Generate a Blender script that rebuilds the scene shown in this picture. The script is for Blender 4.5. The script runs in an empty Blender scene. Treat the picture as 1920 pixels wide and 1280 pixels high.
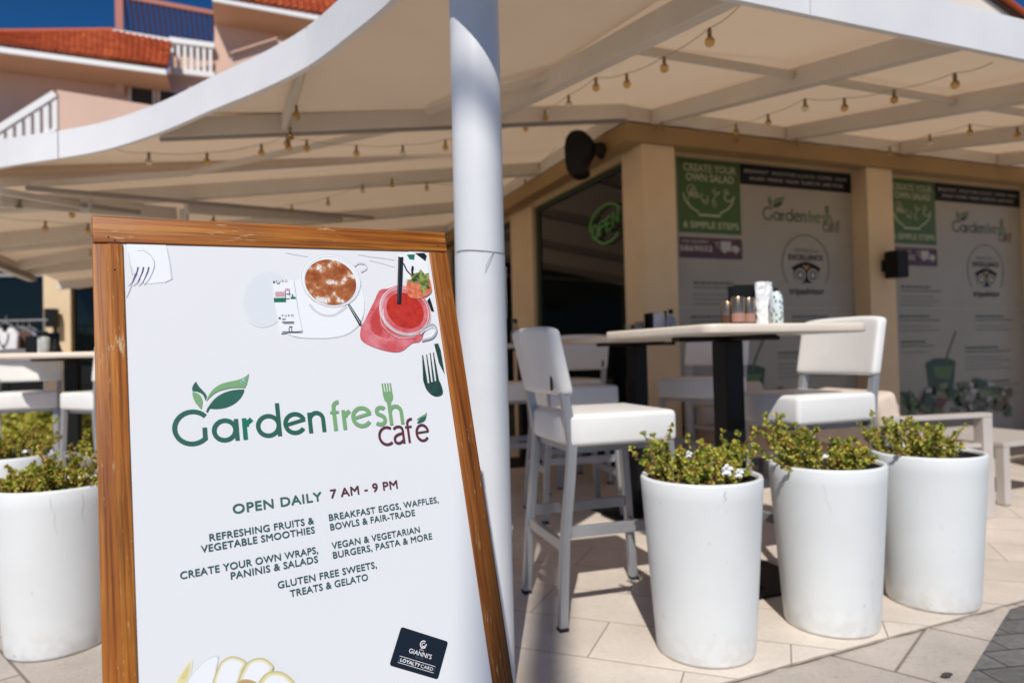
import bpy, bmesh, math, random
from mathutils import Vector as V, Matrix, noise as mnoise
sc = bpy.context.scene
COL = sc.collection
R = math.radians

# ------------------------------------------------------------------ camera
PITCH, ROLL, FPX = R(1.12), R(1.4), 1280.0
Fw = V((0, math.cos(PITCH), math.sin(PITCH)))
U0 = V((0, -math.sin(PITCH), math.cos(PITCH)))
Rt = V((math.cos(ROLL), 0, 0)) - U0 * math.sin(ROLL)
Up = V((math.sin(ROLL), 0, 0)) + U0 * math.cos(ROLL)
CAM = V((0, 0, 1.0))
cd = bpy.data.cameras.new('camera'); cam = bpy.data.objects.new('camera', cd); COL.objects.link(cam)
m3 = Matrix((Rt, Up, -Fw)).transposed()
cam.matrix_world = Matrix.Translation(CAM) @ m3.to_4x4()
cd.lens, cd.sensor_width, cd.clip_end, cd.clip_start = 24.0, 36.0, 2000.0, 0.05
cd.dof.use_dof = True; cd.dof.focus_distance = 1.22; cd.dof.aperture_fstop = 3.0
sc.camera = cam

# ------------------------------------------------------------------ sky and sun
SUN_EL, SUN_AZ = R(46.5), R(4.3)            # azimuth of the shadow direction from +Y
w = bpy.data.worlds.new('World'); sc.world = w; w.use_nodes = True
nt = w.node_tree
sky = nt.nodes.new('ShaderNodeTexSky'); sky.sky_type = 'NISHITA'; sky.sun_disc = False
sky.sun_elevation = SUN_EL; sky.sun_rotation = math.pi + SUN_AZ
sky.air_density = 0.75; sky.dust_density = 0.0; sky.ozone_density = 6.0; sky.altitude = 1500
hs = nt.nodes.new('ShaderNodeHueSaturation'); hs.inputs['Saturation'].default_value = 1.22; hs.inputs['Value'].default_value = 0.74
bg = nt.nodes['Background']; bg.inputs['Strength'].default_value = 0.10
nt.links.new(sky.outputs[0], hs.inputs['Color']); nt.links.new(hs.outputs[0], bg.inputs[0])
sl = bpy.data.lights.new('sun', 'SUN'); sl.energy = 4.0; sl.angle = R(0.5); sl.color = (1.0, 0.955, 0.885)
so = bpy.data.objects.new('sun', sl); COL.objects.link(so)
sd = V((math.sin(SUN_AZ) * math.cos(SUN_EL), math.cos(SUN_AZ) * math.cos(SUN_EL), -math.sin(SUN_EL)))
so.rotation_euler = sd.to_track_quat('-Z', 'Y').to_euler(); so.location = (0, -5, 12)
sc.view_settings.view_transform = 'Standard'; sc.view_settings.look = 'None'
sc.view_settings.exposure = 0.17; sc.view_settings.gamma = 1.0
sc.render.engine = 'CYCLES'
sc.cycles.use_denoising = True
sc.cycles.max_bounces = 10; sc.cycles.diffuse_bounces = 6; sc.cycles.transparent_max_bounces = 12
sc.cycles.sample_clamp_indirect = 6.0
sc.cycles.caustics_reflective = False; sc.cycles.caustics_refractive = False

# ------------------------------------------------------------------ measuring helpers (photo pixel -> point on a real plane)
def ray(u, v): return Fw + Rt * ((u - 960) / FPX) - Up * ((v - 640) / FPX)
def atz(u, v, z): d = ray(u, v); return CAM + d * ((z - 1.0) / d.z)
def aty(u, v, y): d = ray(u, v); return CAM + d * (y / d.y)
def onp(u, v, p0, n): d = ray(u, v); return CAM + d * ((p0 - CAM).dot(n) / d.dot(n))
def lerp(a, b, t): return a + (b - a) * t

AZ = R(68.5)
uR = V((math.sin(AZ), math.cos(AZ), 0)); uL = V((-math.cos(AZ), math.sin(AZ), 0)); nR = -uL; nL = -uR
ROTB = math.pi / 2 - AZ                    # turns local x onto uR and local y onto uL
ZUP = V((0, 0, 1))

# ------------------------------------------------------------------ mesh builder
class MB:
    def __init__(s): s.v, s.f, s.mi = [], [], []
    def add(s, vs, fs, mi=0):
        o = len(s.v); s.v += [tuple(p) for p in vs]
        for f in fs: s.f.append(tuple(o + i for i in f)); s.mi.append(mi)
    def box(s, c, size, ax=None, mi=0):
        c = V(c); X, Y, Z = ax or (V((1, 0, 0)), V((0, 1, 0)), V((0, 0, 1)))
        a, b, d = size[0] / 2, size[1] / 2, size[2] / 2
        vs = [c + X * (i * a) + Y * (j * b) + Z * (k * d) for k in (-1, 1) for j in (-1, 1) for i in (-1, 1)]
        s.add(vs, [(0, 2, 3, 1), (4, 5, 7, 6), (0, 1, 5, 4), (2, 6, 7, 3), (0, 4, 6, 2), (1, 3, 7, 5)], mi)
    def bx(s, x0, x1, y0, y1, z0, z1, mi=0):
        s.box(((x0 + x1) / 2, (y0 + y1) / 2, (z0 + z1) / 2), (abs(x1 - x0), abs(y1 - y0), abs(z1 - z0)), None, mi)
    def bar(s, p, q, wd, ht, up=ZUP, mi=0):     # p, q are on the centre line of the underside
        p, q = V(p), V(q); d = (q - p); L = d.length; d.normalize()
        side = d.cross(up).normalized(); u2 = side.cross(d).normalized()
        s.box((p + q) / 2 + u2 * (ht / 2), (L, wd, ht), (d, side, u2), mi)
    def tube(s, pts, r, n=8, mi=0, caps=True):
        pts = [V(p) for p in pts]; rs = r if isinstance(r, (list, tuple)) else [r] * len(pts)
        rings = []; ref = None
        for i, p in enumerate(pts):
            d = (pts[min(i + 1, len(pts) - 1)] - pts[max(i - 1, 0)]).normalized()
            if ref is None: ref = d.orthogonal().normalized()
            ref = (ref - d * ref.dot(d)).normalized(); b = d.cross(ref)
            rings.append([p + (ref * math.cos(2 * math.pi * k / n) + b * math.sin(2 * math.pi * k / n)) * rs[i] for k in range(n)])
        vs = [q for rg in rings for q in rg]; fs = []
        for i in range(len(pts) - 1):
            for k in range(n):
                k2 = (k + 1) % n
                fs.append((i * n + k, i * n + k2, (i + 1) * n + k2, (i + 1) * n + k))
        if caps: fs += [tuple(range(n - 1, -1, -1)), tuple((len(pts) - 1) * n + k for k in range(n))]
        s.add(vs, fs, mi)
    def lathe(s, prof, n=48, c=(0, 0, 0), mi=0):
        c = V(c); vs, fs = [], []
        for r, z in prof:
            vs += [c + V((r * math.cos(2 * math.pi * k / n), r * math.sin(2 * math.pi * k / n), z)) for k in range(n)]
        for i in range(len(prof) - 1):
            for k in range(n):
                k2 = (k + 1) % n; fs.append((i * n + k, i * n + k2, (i + 1) * n + k2, (i + 1) * n + k))
        if prof[0][0] > 1e-6: fs.append(tuple(range(n - 1, -1, -1)))
        if prof[-1][0] > 1e-6: fs.append(tuple((len(prof) - 1) * n + k for k in range(n)))
        s.add(vs, fs, mi)
    def prism(s, poly, d, mi=0):                  # poly: 3-D points of one face, d: extrusion vector
        poly = [V(p) for p in poly]; d = V(d); n = len(poly)
        vs = poly + [p + d for p in poly]
        fs = [tuple(range(n)), tuple(range(2 * n - 1, n - 1, -1))]
        fs += [(i, n + i, n + (i + 1) % n, (i + 1) % n) for i in range(n)]
        s.add(vs, fs, mi)
    def poly(s, pts, mi=0): s.add(pts, [tuple(range(len(pts)))], mi)
    def loft(s, A, B, n, m, mi=0, sag=0.0):
        A, B = resample(A, n), resample(B, n); vs, fs = [], []
        for i in range(n):
            for j in range(m):
                t = j / (m - 1); p = lerp(A[i], B[i], t)
                p = p - ZUP * (sag * 4 * t * (1 - t) * math.sin(math.pi * i / (n - 1))); vs.append(p)
        for i in range(n - 1):
            for j in range(m - 1): fs.append((i * m + j, (i + 1) * m + j, (i + 1) * m + j + 1, i * m + j + 1))
        s.add(vs, fs, mi)
    # flat work in a plane: fr maps (x, y, height) -> 3-D
    def flat(s, pts, fr, h=0.0, mi=0): s.add([fr(x, y, h) for x, y in pts], [tuple(range(len(pts)))], mi)
    def ribbon(s, pts, wd, fr, h=0.0, mi=0, closed=False, round_=False):
        n = len(pts); L, Rr = [], []
        for i, (x, y) in enumerate(pts):
            if closed: a, b = pts[i - 1], pts[(i + 1) % n]
            else: a, b = pts[max(i - 1, 0)], pts[min(i + 1, n - 1)]
            dx, dy = b[0] - a[0], b[1] - a[1]; l = math.hypot(dx, dy) or 1
            k = wd[i] / 2 if isinstance(wd, list) else wd / 2
            if 0 < i < n - 1 and not closed:      # keep the width in bends
                d1 = V((x - a[0], y - a[1])); d2 = V((b[0] - x, b[1] - y))
                if d1.length > 0 and d2.length > 0:
                    cs = max(0.5, math.cos(d1.angle(d2) / 2)); k /= cs
            L.append((x - dy / l * k, y + dx / l * k)); Rr.append((x + dy / l * k, y - dx / l * k))
        vs = [fr(x, y, h) for x, y in L + Rr]
        fs = [(i, n + i, n + (i + 1) % n, (i + 1) % n) for i in range(n if closed else n - 1)]
        s.add(vs, fs, mi)
        if round_:
            for (x, y) in (pts[0], pts[-1]):
                s.flat([(x + math.cos(t * math.pi / 6) * wd / 2, y + math.sin(t * math.pi / 6) * wd / 2) for t in range(12)], fr, h + 0.00003, mi)
    def text(s, txt, x, y, fr, width=None, cap=0.01, align='L', h=0.0, mi=0, bold=0.012, space=1.0, shear=0.0):
        c = bpy.data.curves.new('t', 'FONT'); c.body = txt; c.size = 1.0; c.offset = 0.0; c.space_character = space; c.shear = shear
        c.resolution_u = 3
        o = bpy.data.objects.new('t', c); COL.objects.link(o)
        dg = bpy.context.evaluated_depsgraph_get()
        me = bpy.data.meshes.new_from_object(o.evaluated_get(dg))
        xs = [q.co.x for q in me.vertices]; x0, x1 = min(xs), max(xs)
        ky = cap / 0.70
        kx = width / (x1 - x0) if width else ky
        wd = (x1 - x0) * kx
        ox = {'L': x, 'R': x - wd, 'C': x - wd / 2}[align]
        d_ = bold * ky * 1.1
        for q_, (ex_, ey_) in enumerate(((0, 0), (d_, d_), (-d_, d_), (d_, -d_), (-d_, -d_)) if bold > 0 else ((0, 0),)):
            s.add([fr(ox + (q.co.x - x0) * kx + ex_, y + q.co.y * ky + ey_, h + q_ * 4e-5) for q in me.vertices], [tuple(p.vertices) for p in me.polygons], mi)
        bpy.data.objects.remove(o); bpy.data.curves.remove(c); bpy.data.meshes.remove(me)
    def build(s, name, mats, parent=None, loc=None, rotz=0.0, smooth=False, bevel=0.0, seg=2, angle=30):
        me = bpy.data.meshes.new(name); me.from_pydata(s.v, [], s.f)
        if not isinstance(mats, (list, tuple)): mats = [mats]
        for m_ in mats: me.materials.append(m_)
        for p, i in zip(me.polygons, s.mi): p.material_index = i
        bm = bmesh.new(); bm.from_mesh(me)
        if not getattr(s, 'keepn', False): bmesh.ops.recalc_face_normals(bm, faces=bm.faces)
        bm.to_mesh(me); bm.free()
        o = bpy.data.objects.new(name, me); COL.objects.link(o)
        if loc is not None: o.location = loc
        o.rotation_euler.z = rotz
        if parent: o.parent = parent
        if smooth:
            for p in me.polygons: p.use_smooth = True
            if smooth != 'all':
                bm = bmesh.new(); bm.from_mesh(me)
                for e in bm.edges:
                    if len(e.link_faces) == 2 and e.calc_face_angle(0) > R(40): e.smooth = False
                bm.to_mesh(me); bm.free()
        if bevel:
            b = o.modifiers.new('bevel', 'BEVEL'); b.width = bevel; b.segments = seg; b.limit_method = 'ANGLE'; b.angle_limit = R(angle)
            b.harden_normals = False
            if seg > 2:
                for p in me.polygons: p.use_smooth = True
        return o

def resample(P, n):
    P = [V(p) for p in P]; d = [0.0]
    for a, b in zip(P, P[1:]): d.append(d[-1] + (b - a).length)
    out = []
    for i in range(n):
        t = d[-1] * i / (n - 1); k = 0
        while k < len(P) - 2 and d[k + 1] < t: k += 1
        out.append(lerp(P[k], P[k + 1], (t - d[k]) / max(1e-9, d[k + 1] - d[k])))
    return out
def smooth_curve(P, n):
    """Catmull-Rom through P"""
    P = [V(p) for p in P]; Q = [P[0] * 2 - P[1]] + P + [P[-1] * 2 - P[-2]]; out = []
    for i in range(1, len(Q) - 2):
        for k in range(n):
            t = k / n; a, b, c, d = Q[i - 1], Q[i], Q[i + 1], Q[i + 2]
            out.append(0.5 * ((2 * b) + (c - a) * t + (2 * a - 5 * b + 4 * c - d) * t * t + (3 * b - a - 3 * c + d) * t ** 3))
    return out + [P[-1]]
def empty(name, loc, rz=0.0):
    o = bpy.data.objects.new(name, None); o.location = loc; o.rotation_euler.z = rz; o.empty_display_size = 0.1; COL.objects.link(o); return o
def tag(o, label=None, cat=None, group=None, kind=None):
    if label: o['label'] = label
    if cat: o['category'] = cat
    if group: o['group'] = group
    if kind: o['kind'] = kind
    return o
def copy_tree(o, parent=None):
    c = o.copy(); COL.objects.link(c)
    if parent: c.parent = parent
    for ch in [x for x in list(COL.objects) if x.parent == o]: copy_tree(ch, c)
    return c

# ------------------------------------------------------------------ materials
def mat(name, col, rough=0.5, metal=0.0, spec=0.5, **kw):
    m = bpy.data.materials.new(name); m.use_nodes = True; b = m.node_tree.nodes['Principled BSDF']
    b.inputs['Base Color'].default_value = (*col, 1); b.inputs['Roughness'].default_value = rough
    b.inputs['Metallic'].default_value = metal; b.inputs['Specular IOR Level'].default_value = spec
    for k, v in kw.items(): b.inputs[k].default_value = v
    return m
class NT:
    def __init__(s, m): s.t = m.node_tree; s.b = s.t.nodes['Principled BSDF']
    def n(s, typ, **kw):
        x = s.t.nodes.new('ShaderNode' + typ)
        for k, v in kw.items():
            if hasattr(x, k) and k not in x.inputs: setattr(x, k, v)
            else: x.inputs[k].default_value = v
        return x
    def l(s, a, b): s.t.links.new(a, b)
    def coord(s, scale=(1, 1, 1), rot=(0, 0, 0), loc=(0, 0, 0), kind='Object'):
        tc = s.n('TexCoord'); mp = s.n('Mapping'); mp.inputs['Scale'].default_value = scale; mp.inputs['Rotation'].default_value = rot; mp.inputs['Location'].default_value = loc
        s.l(tc.outputs[kind], mp.inputs['Vector']); return mp.outputs[0]
    def noise(s, vec, scale, detail=4, rough=0.55):
        x = s.n('TexNoise'); x.inputs['Scale'].default_value = scale; x.inputs['Detail'].default_value = detail; x.inputs['Roughness'].default_value = rough
        s.l(vec, x.inputs['Vector']); return x.outputs['Fac']
    def ramp(s, fac, stops):
        x = s.n('ValToRGB'); e = x.color_ramp.elements
        while len(e) < len(stops): e.new(0.5)
        for el, (p, c) in zip(e, stops): el.position = p; el.color = (*c, 1) if len(c) == 3 else c
        s.l(fac, x.inputs[0]); return x.outputs[0]
    def mix(s, fac, a, b, mode='MIX'):
        x = s.n('Mix'); x.data_type = 'RGBA'; x.blend_type = mode
        for sock, val in ((x.inputs[0], fac), (x.inputs[6], a), (x.inputs[7], b)):
            if isinstance(val, (int, float)): sock.default_value = val
            elif isinstance(val, tuple): sock.default_value = (*val, 1)
            else: s.l(val, sock)
        return x.outputs[2]
    def bump(s, fac, strength=0.3, dist=0.01):
        x = s.n('Bump'); x.inputs['Strength'].default_value = strength; x.inputs['Distance'].default_value = dist
        s.l(fac, x.inputs['Height']); s.l(x.outputs[0], s.b.inputs['Normal'])
    def col(s, c): s.l(c, s.b.inputs['Base Color'])
    def rgh(s, c): s.l(c, s.b.inputs['Roughness'])
def varied(name, c1, c2, scale, rough=0.5, bump=0.0, bscale=None, spec=0.5, metal=0.0, lo=0.35, hi=0.65, stretch=(1, 1, 1)):
    m = mat(name, c1, rough, metal, spec); t = NT(m); co = t.coord(stretch); f = t.noise(co, scale)
    t.col(t.ramp(f, [(lo, c1), (hi, c2)]))
    if bump: t.bump(t.noise(co, bscale or scale * 4), bump, 0.004)
    return m
def wood(name, along, seed, c_dark=(.165, .045, .005), c_mid=(.315, .096, .008), c_lite=(.43, .165, .020)):
    m = mat(name, c_mid, 0.48, 0, 0.35); t = NT(m)
    sc_ = [46, 46, 46]; sc_[along] = 1.5
    co = t.coord(tuple(sc_), loc=(seed * 3.1, seed * 1.7, seed)); f = t.noise(co, 1.6, 6, 0.65)
    c = t.ramp(f, [(.28, c_dark), (.47, c_mid), (.60, c_lite), (.8, c_mid)])
    big = t.noise(t.coord((3, 3, 3), loc=(seed, 0, 0)), 1.6, 3)
    c = t.mix(t.ramp(big, [(.35, (.0, .0, .0)), (.75, (.55, .55, .55))]), c, (.19, .052, .008), 'MIX')
    s3 = [230, 230, 230]; s3[along] = 4.5
    fg = t.noise(t.coord(tuple(s3), loc=(seed, seed * 2, 0)), 1.0, 3, .6)
    c = t.mix(1.0, c, t.ramp(fg, [(.34, (.52, .46, .40)), (.50, (1, 1, 1)), (.68, (1.18, 1.16, 1.10))]), 'MULTIPLY')
    sc2 = [150, 150, 150]; sc2[along] = 22
    sf = t.noise(t.coord(tuple(sc2), loc=(seed * 5, 0, 1)), 1.0, 3, 0.7)
    patch = t.noise(t.coord((11, 11, 11), loc=(0, seed, 0)), 1.0, 2)
    k = t.n('Math', operation='MULTIPLY')
    t.l(t.ramp(sf, [(.60, (0, 0, 0)), (.68, (1, 1, 1))]), k.inputs[0]); t.l(t.ramp(patch, [(.46, (0, 0, 0)), (.66, (1, 1, 1))]), k.inputs[1])
    c = t.mix(k.outputs[0], c, (.50, .33, .18)); t.col(c)
    t.bump(f, 0.25, 0.002); return m

M = {}
M['pot'] = varied('pot white', (.74, .75, .76), (.66, .67, .68), 3.0, 0.42, 0.02, 60)
_t = NT(M['pot']); _oc = _t.coord(); _oi = _t.n('ObjectInfo'); _va = _t.n('VectorMath', operation='ADD'); _ml = _t.n('Math', operation='MULTIPLY'); _ml.inputs[1].default_value = 37.0
_t.l(_oi.outputs['Random'], _ml.inputs[0]); _t.l(_oc, _va.inputs[0]); _t.l(_ml.outputs[0], _va.inputs[1]); _co = _va.outputs[0]
_f = _t.noise(_co, 3.0); _w = _t.ramp(_f, [(.35, (.735, .755, .752)), (.65, (.685, .70, .698))])
_sep = _t.n('SeparateXYZ'); _t.l(_oc, _sep.inputs[0])
_low = _t.n('MapRange'); _t.l(_sep.outputs[2], _low.inputs[0]); _low.inputs[1].default_value = 0.0; _low.inputs[2].default_value = 0.13; _low.inputs[3].default_value = 1; _low.inputs[4].default_value = 0
_d = _t.n('Math', operation='MULTIPLY'); _t.l(_low.outputs[0], _d.inputs[0]); _t.l(_t.ramp(_t.noise(_co, 22), [(.40, (0, 0, 0)), (.75, (.6, .6, .6))]), _d.inputs[1])
_w = _t.mix(_d.outputs[0], _w, (.46, .42, .36))
_spk = _t.ramp(_t.noise(_co, 30, 2), [(.71, (0, 0, 0)), (.77, (.45, .45, .45))])
_w = _t.mix(_spk, _w, (.42, .40, .36)); _t.col(_w)
M['soil'] = varied('soil', (.02, .014, .009), (.055, .035, .02), 90, 0.95, 0.9, 120)
M['potdark'] = mat('pot inside', (.02, .02, .02), 0.8)
M['white_metal'] = varied('white post paint', (.70, .71, .73), (.65, .66, .68), 4, 0.38, 0.02, 40)
M['fascia'] = varied('fascia paint', (.75, .75, .755), (.69, .69, .70), 2.2, 0.42, 0.03, 18)
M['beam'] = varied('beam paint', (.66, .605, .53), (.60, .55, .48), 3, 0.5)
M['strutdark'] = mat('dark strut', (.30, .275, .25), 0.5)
M['fabric'] = varied('canopy fabric', (.66, .575, .48), (.60, .52, .43), 1.3, 0.85, 0.05, 5)
_t = NT(M['fabric']); _tr = _t.n('BsdfTranslucent'); _tr.inputs['Color'].default_value = (.80, .56, .355, 1); _mx = _t.n('MixShader'); _mx.inputs[0].default_value = 0.27
_out = [x for x in _t.t.nodes if x.type == 'OUTPUT_MATERIAL'][0]
_t.l(_t.b.outputs[0], _mx.inputs[1]); _t.l(_tr.outputs[0], _mx.inputs[2]); _t.l(_mx.outputs[0], _out.inputs[0])
M['fabric2'] = varied('double canopy fabric', (.66, .575, .48), (.60, .52, .43), 1.3, 0.85, 0.05, 5)
_t = NT(M['fabric2']); _tr = _t.n('BsdfTranslucent'); _tr.inputs['Color'].default_value = (.80, .56, .355, 1); _mx = _t.n('MixShader'); _mx.inputs[0].default_value = 0.14
_out = [x for x in _t.t.nodes if x.type == 'OUTPUT_MATERIAL'][0]
_t.l(_t.b.outputs[0], _mx.inputs[1]); _t.l(_tr.outputs[0], _mx.inputs[2]); _t.l(_mx.outputs[0], _out.inputs[0])
M['stool_leather'] = varied('white leatherette', (.78, .77, .75), (.74, .73, .71), 7, 0.42, 0.12, 160, 0.4)
M['alu'] = varied('brushed aluminium paint', (.40, .405, .42), (.36, .365, .38), 6, 0.42, 0, None, 0.5, 0.5)
M['black'] = mat('black powder coat', (.006, .006, .006), 0.5, 0, 0.25)
M['rubber'] = mat('black rubber', (.015, .015, .015), 0.8)
M['tabletop'] = varied('pale table laminate', (.76, .665, .56), (.70, .61, .51), 5, 0.35, 0, None, 0.5, 0, .3, .7, (1, 6, 1))
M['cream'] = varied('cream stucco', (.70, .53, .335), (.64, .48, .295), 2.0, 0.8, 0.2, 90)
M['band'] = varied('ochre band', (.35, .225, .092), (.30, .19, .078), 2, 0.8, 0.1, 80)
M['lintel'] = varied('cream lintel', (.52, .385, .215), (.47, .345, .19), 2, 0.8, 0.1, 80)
M['glass'] = mat('dark shop glass', (.004, .006, .006), 0.03, 0, 0.28)
M['greenframe'] = mat('green frame paint', (.012, .03, .016), 0.45)
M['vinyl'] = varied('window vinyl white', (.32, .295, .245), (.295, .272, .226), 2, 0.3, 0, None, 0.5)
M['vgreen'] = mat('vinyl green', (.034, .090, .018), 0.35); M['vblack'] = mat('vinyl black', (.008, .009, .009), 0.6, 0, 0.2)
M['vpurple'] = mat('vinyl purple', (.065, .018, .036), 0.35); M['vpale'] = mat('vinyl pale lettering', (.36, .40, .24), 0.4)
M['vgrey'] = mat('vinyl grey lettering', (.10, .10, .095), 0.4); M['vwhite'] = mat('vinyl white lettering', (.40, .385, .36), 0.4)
M['vdkgreen'] = mat('vinyl dark green', (.02, .055, .03), 0.4); M['vltgreen'] = mat('vinyl light green', (.075, .14, .045), 0.4)
M['volive'] = mat('vinyl olive', (.10, .115, .05), 0.4); M['vmaroon'] = mat('vinyl maroon', (.075, .035, .035), 0.4); M['vorange'] = mat('vinyl amber', (.33, .20, .07), 0.4)
M['neon'] = mat('green neon tube', (.07, .20, .05), 0.4); NT(M['neon']).b.inputs['Emission Color'].default_value = (.22, .75, .12, 1); NT(M['neon']).b.inputs['Emission Strength'].default_value = 0.03
M['poster'] = varied('poster print white', (.73, .735, .745), (.71, .715, .725), 1.5, 0.33, 0.04, 3.0)
def flatc(n, c, r=0.36): return mat(n, c, r)
M['p_dk'] = varied('print dark green', (.030, .125, .085), (.026, .112, .074), 20, .36); M['p_lt'] = flatc('print light green', (.19, .36, .17)); M['p_teal'] = flatc('print teal green', (.012, .16, .10))
M['p_maroon'] = flatc('print maroon', (.105, .030, .036)); M['p_txt'] = flatc('print text green', (.030, .088, .085)); M['p_open'] = flatc('print open green', (.045, .125, .105))
M['p_navy'] = flatc('print navy card', (.006, .010, .018)); M['p_white'] = flatc('print white', (.78, .79, .81)); M['p_pale'] = flatc('print pale grey', (.655, .685, .715)); M['p_pale2'] = flatc('print paler grey', (.70, .715, .735))
M['p_shadow'] = flatc('print soft grey', (.60, .605, .63)); M['p_grey'] = flatc('print grey line', (.42, .42, .47)); M['p_ink'] = flatc('print ink', (.10, .11, .13)); M['p_blueink'] = flatc('print blue ink', (.10, .10, .24))
M['p_black'] = flatc('print black', (.012, .014, .018)); M['p_dkfork'] = varied('print dark fork', (.012, .045, .035), (.03, .07, .055), 60, .36)
M['p_red'] = varied('print red smoothie', (.50, .035, .018), (.36, .018, .012), 70, .33, 0, None, .5, 0, .45, .72)
M['p_pink'] = varied('print pink jar', (.56, .085, .095), (.66, .22, .24), 26, .33, 0, None, .5, 0, .42, .66)
M['p_red2'] = varied('print deep pink', (.50, .055, .050), (.62, .15, .16), 45, .33, 0, None, .5, 0, .42, .62); M['p_rose'] = flatc('print rose', (.62, .25, .25)); M['p_glass'] = flatc('print glass rim', (.64, .56, .56)); M['p_berry'] = varied('print strawberry', (.55, .07, .02), (.66, .24, .13), 90, .35)
M['p_leaf'] = varied('print berry leaf', (.015, .035, .008), (.34, .40, .10), 90, .35); M['p_yellow'] = varied('print yellow', (.66, .56, .16), (.60, .55, .36), 30, .36); M['p_tan'] = flatc('print tan', (.50, .30, .13))
M['p_blue'] = flatc('print drop blue', (.20, .50, .62)); M['p_stamp'] = flatc('print pink stamp', (.58, .33, .34))
m_ = M['p_coffee'] = mat('print coffee foam', (.3, .1, .03), .35); t_ = NT(m_); co_ = t_.coord()
f1 = t_.noise(co_, 38, 3); c_ = t_.ramp(f1, [(.38, (.26, .062, .014)), (.52, (.42, .14, .045)), (.585, (.55, .30, .17)), (.63, (.80, .76, .74))])
f2 = t_.noise(co_, 420, 2, .7); t_.col(t_.mix(t_.ramp(f2, [(.52, (0, 0, 0)), (.62, (.75, .75, .75))]), c_, (.20, .045, .010)))
M['wood_v'] = wood('varnished pine upright', 1, 1.0); M['wood_h'] = wood('varnished pine cross rail', 0, 2.3)
M['wood_shade'] = wood('varnished pine upright darkened as shade', 1, 4.2, (.130, .036, .004), (.245, .073, .007), (.335, .115, .015))  # right rail's pine darkened all over to stand for the shadow on it
M['amber'] = mat('amber bulb glass', (.74, .52, .22), 0.08, 0, 0.5, **{'Transmission Weight': 0.82, 'IOR': 1.15})
M['clear'] = mat('clear bulb glass', (.86, .80, .68), 0.06, 0, 0.5, **{'Transmission Weight': 0.85, 'IOR': 1.15})
M['socket'] = mat('bulb socket', (.24, .18, .11), 0.5); M['cable'] = mat('light cable', (.42, .34, .25), 0.6)
M['chrome'] = mat('steel lid', (.34, .25, .17), 0.24, 0.85); M['jarglass'] = mat('jar spice', (.36, .19, .14), 0.12); M['jardark'] = mat('jar pepper', (.10, .045, .02), 0.12)
M['paper'] = varied('white paper', (.78, .78, .78), (.70, .70, .71), 16, 0.6, 0.6, 30); 
M['sofa'] = varied('taupe frame metal', (.50, .46, .43), (.46, .42, .39), 4, 0.45); M['cushion'] = varied('tan cushion', (.46, .33, .24), (.40, .285, .20), 9, 0.9, 0.2, 150); M['cushlite'] = varied('pale cushion', (.62, .52, .43), (.56, .46, .38), 9, 0.9, 0.2, 150)
M['greychair'] = mat('grey chair metal', (.24, .23, .22), 0.5)
M['pink'] = varied('pink stucco', (.67, .46, .365), (.62, .425, .335), 1.2, 0.85, 0.1, 20); M['soffit'] = varied('soffit stucco', (.68, .41, .25), (.62, .37, .225), 1, 0.85)
M['housewhite'] = mat('house trim white', (.76, .75, .74), 0.6); M['redbar_shade'] = mat('shade toned salmon bars', (.13, .045, .035), 0.6); M['redmetal'] = mat('salmon railing', (.40, .13, .09), 0.55); M['darkwin'] = mat('dark window', (.03, .035, .045), 0.08)  # terrace bars: railing salmon darkened in the colour to stand for their shade
m_ = M['rooftile'] = mat('terracotta tile', (.42, .09, .025), .75); t_ = NT(m_); g_ = t_.n('NewGeometry')
t_.col(t_.ramp(g_.outputs['Random Per Island'], [(0, (.30, .045, .010)), (.5, (.40, .072, .016)), (1, (.48, .105, .026))]))
M['petal'] = mat('white petal', (.80, .80, .80), 0.6); M['stem'] = mat('red brown stem', (.16, .055, .03), 0.7)
def leafmat(name, stops, trans=True):
    m = mat(name, (.1, .2, .03), 0.5, 0, 0.3); t = NT(m); g = t.n('NewGeometry')
    c = t.ramp(g.outputs['Random Per Island'], stops); t.col(c)
    tr = t.n('BsdfTranslucent'); t.l(c, tr.inputs['Color']); mx = t.n('MixShader'); mx.inputs[0].default_value = 0.3
    out = [x for x in t.t.nodes if x.type == 'OUTPUT_MATERIAL'][0]
    t.l(t.b.outputs[0], mx.inputs[1]); t.l(tr.outputs[0], mx.inputs[2]); t.l(mx.outputs[0], out.inputs[0]); return m
M['leaf'] = leafmat('succulent leaf', [(0, (.07, .13, .02)), (.28, (.27, .34, .045)), (.62, (.56, .55, .085)), (.84, (.71, .57, .12)), (1, (.36, .12, .045))])
M['leafdry'] = leafmat('dry succulent leaf', [(0, (.15, .23, .035)), (.3, (.38, .42, .055)), (.68, (.64, .56, .09)), (.9, (.48, .24, .07)), (1, (.28, .11, .045))])
M['bush'] = leafmat('yellow bush leaf', [(0, (.16, .20, .03)), (.5, (.40, .40, .06)), (1, (.55, .50, .10))])
# ground
m_ = M['tile'] = mat('patio tile', (.5, .43, .35), 0.42, 0, 0.35); t_ = NT(m_)
co_ = t_.coord((1, 1, 1), (0, 0, R(21.5)))
br = t_.n('TexBrick'); br.offset = 0.5; br.inputs['Scale'].default_value = 1.0; br.inputs['Brick Width'].default_value = 0.62; br.inputs['Row Height'].default_value = 0.311
br.inputs['Mortar Size'].default_value = 0.0022; br.inputs['Mortar Smooth'].default_value = 0.1
br.inputs['Color1'].default_value = (.735, .66, .575, 1); br.inputs['Color2'].default_value = (.67, .595, .515, 1); br.inputs['Mortar'].default_value = (.24, .20, .165, 1)
t_.l(co_, br.inputs['Vector'])
cl = t_.ramp(t_.noise(t_.coord(), 2.6, 5), [(.3, (.82, .80, .79)), (.7, (1.06, 1.05, 1.04))])
fine = t_.ramp(t_.noise(t_.coord(), 60, 3), [(.3, (.94, .94, .94)), (.7, (1.05, 1.05, 1.05))])
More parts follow.
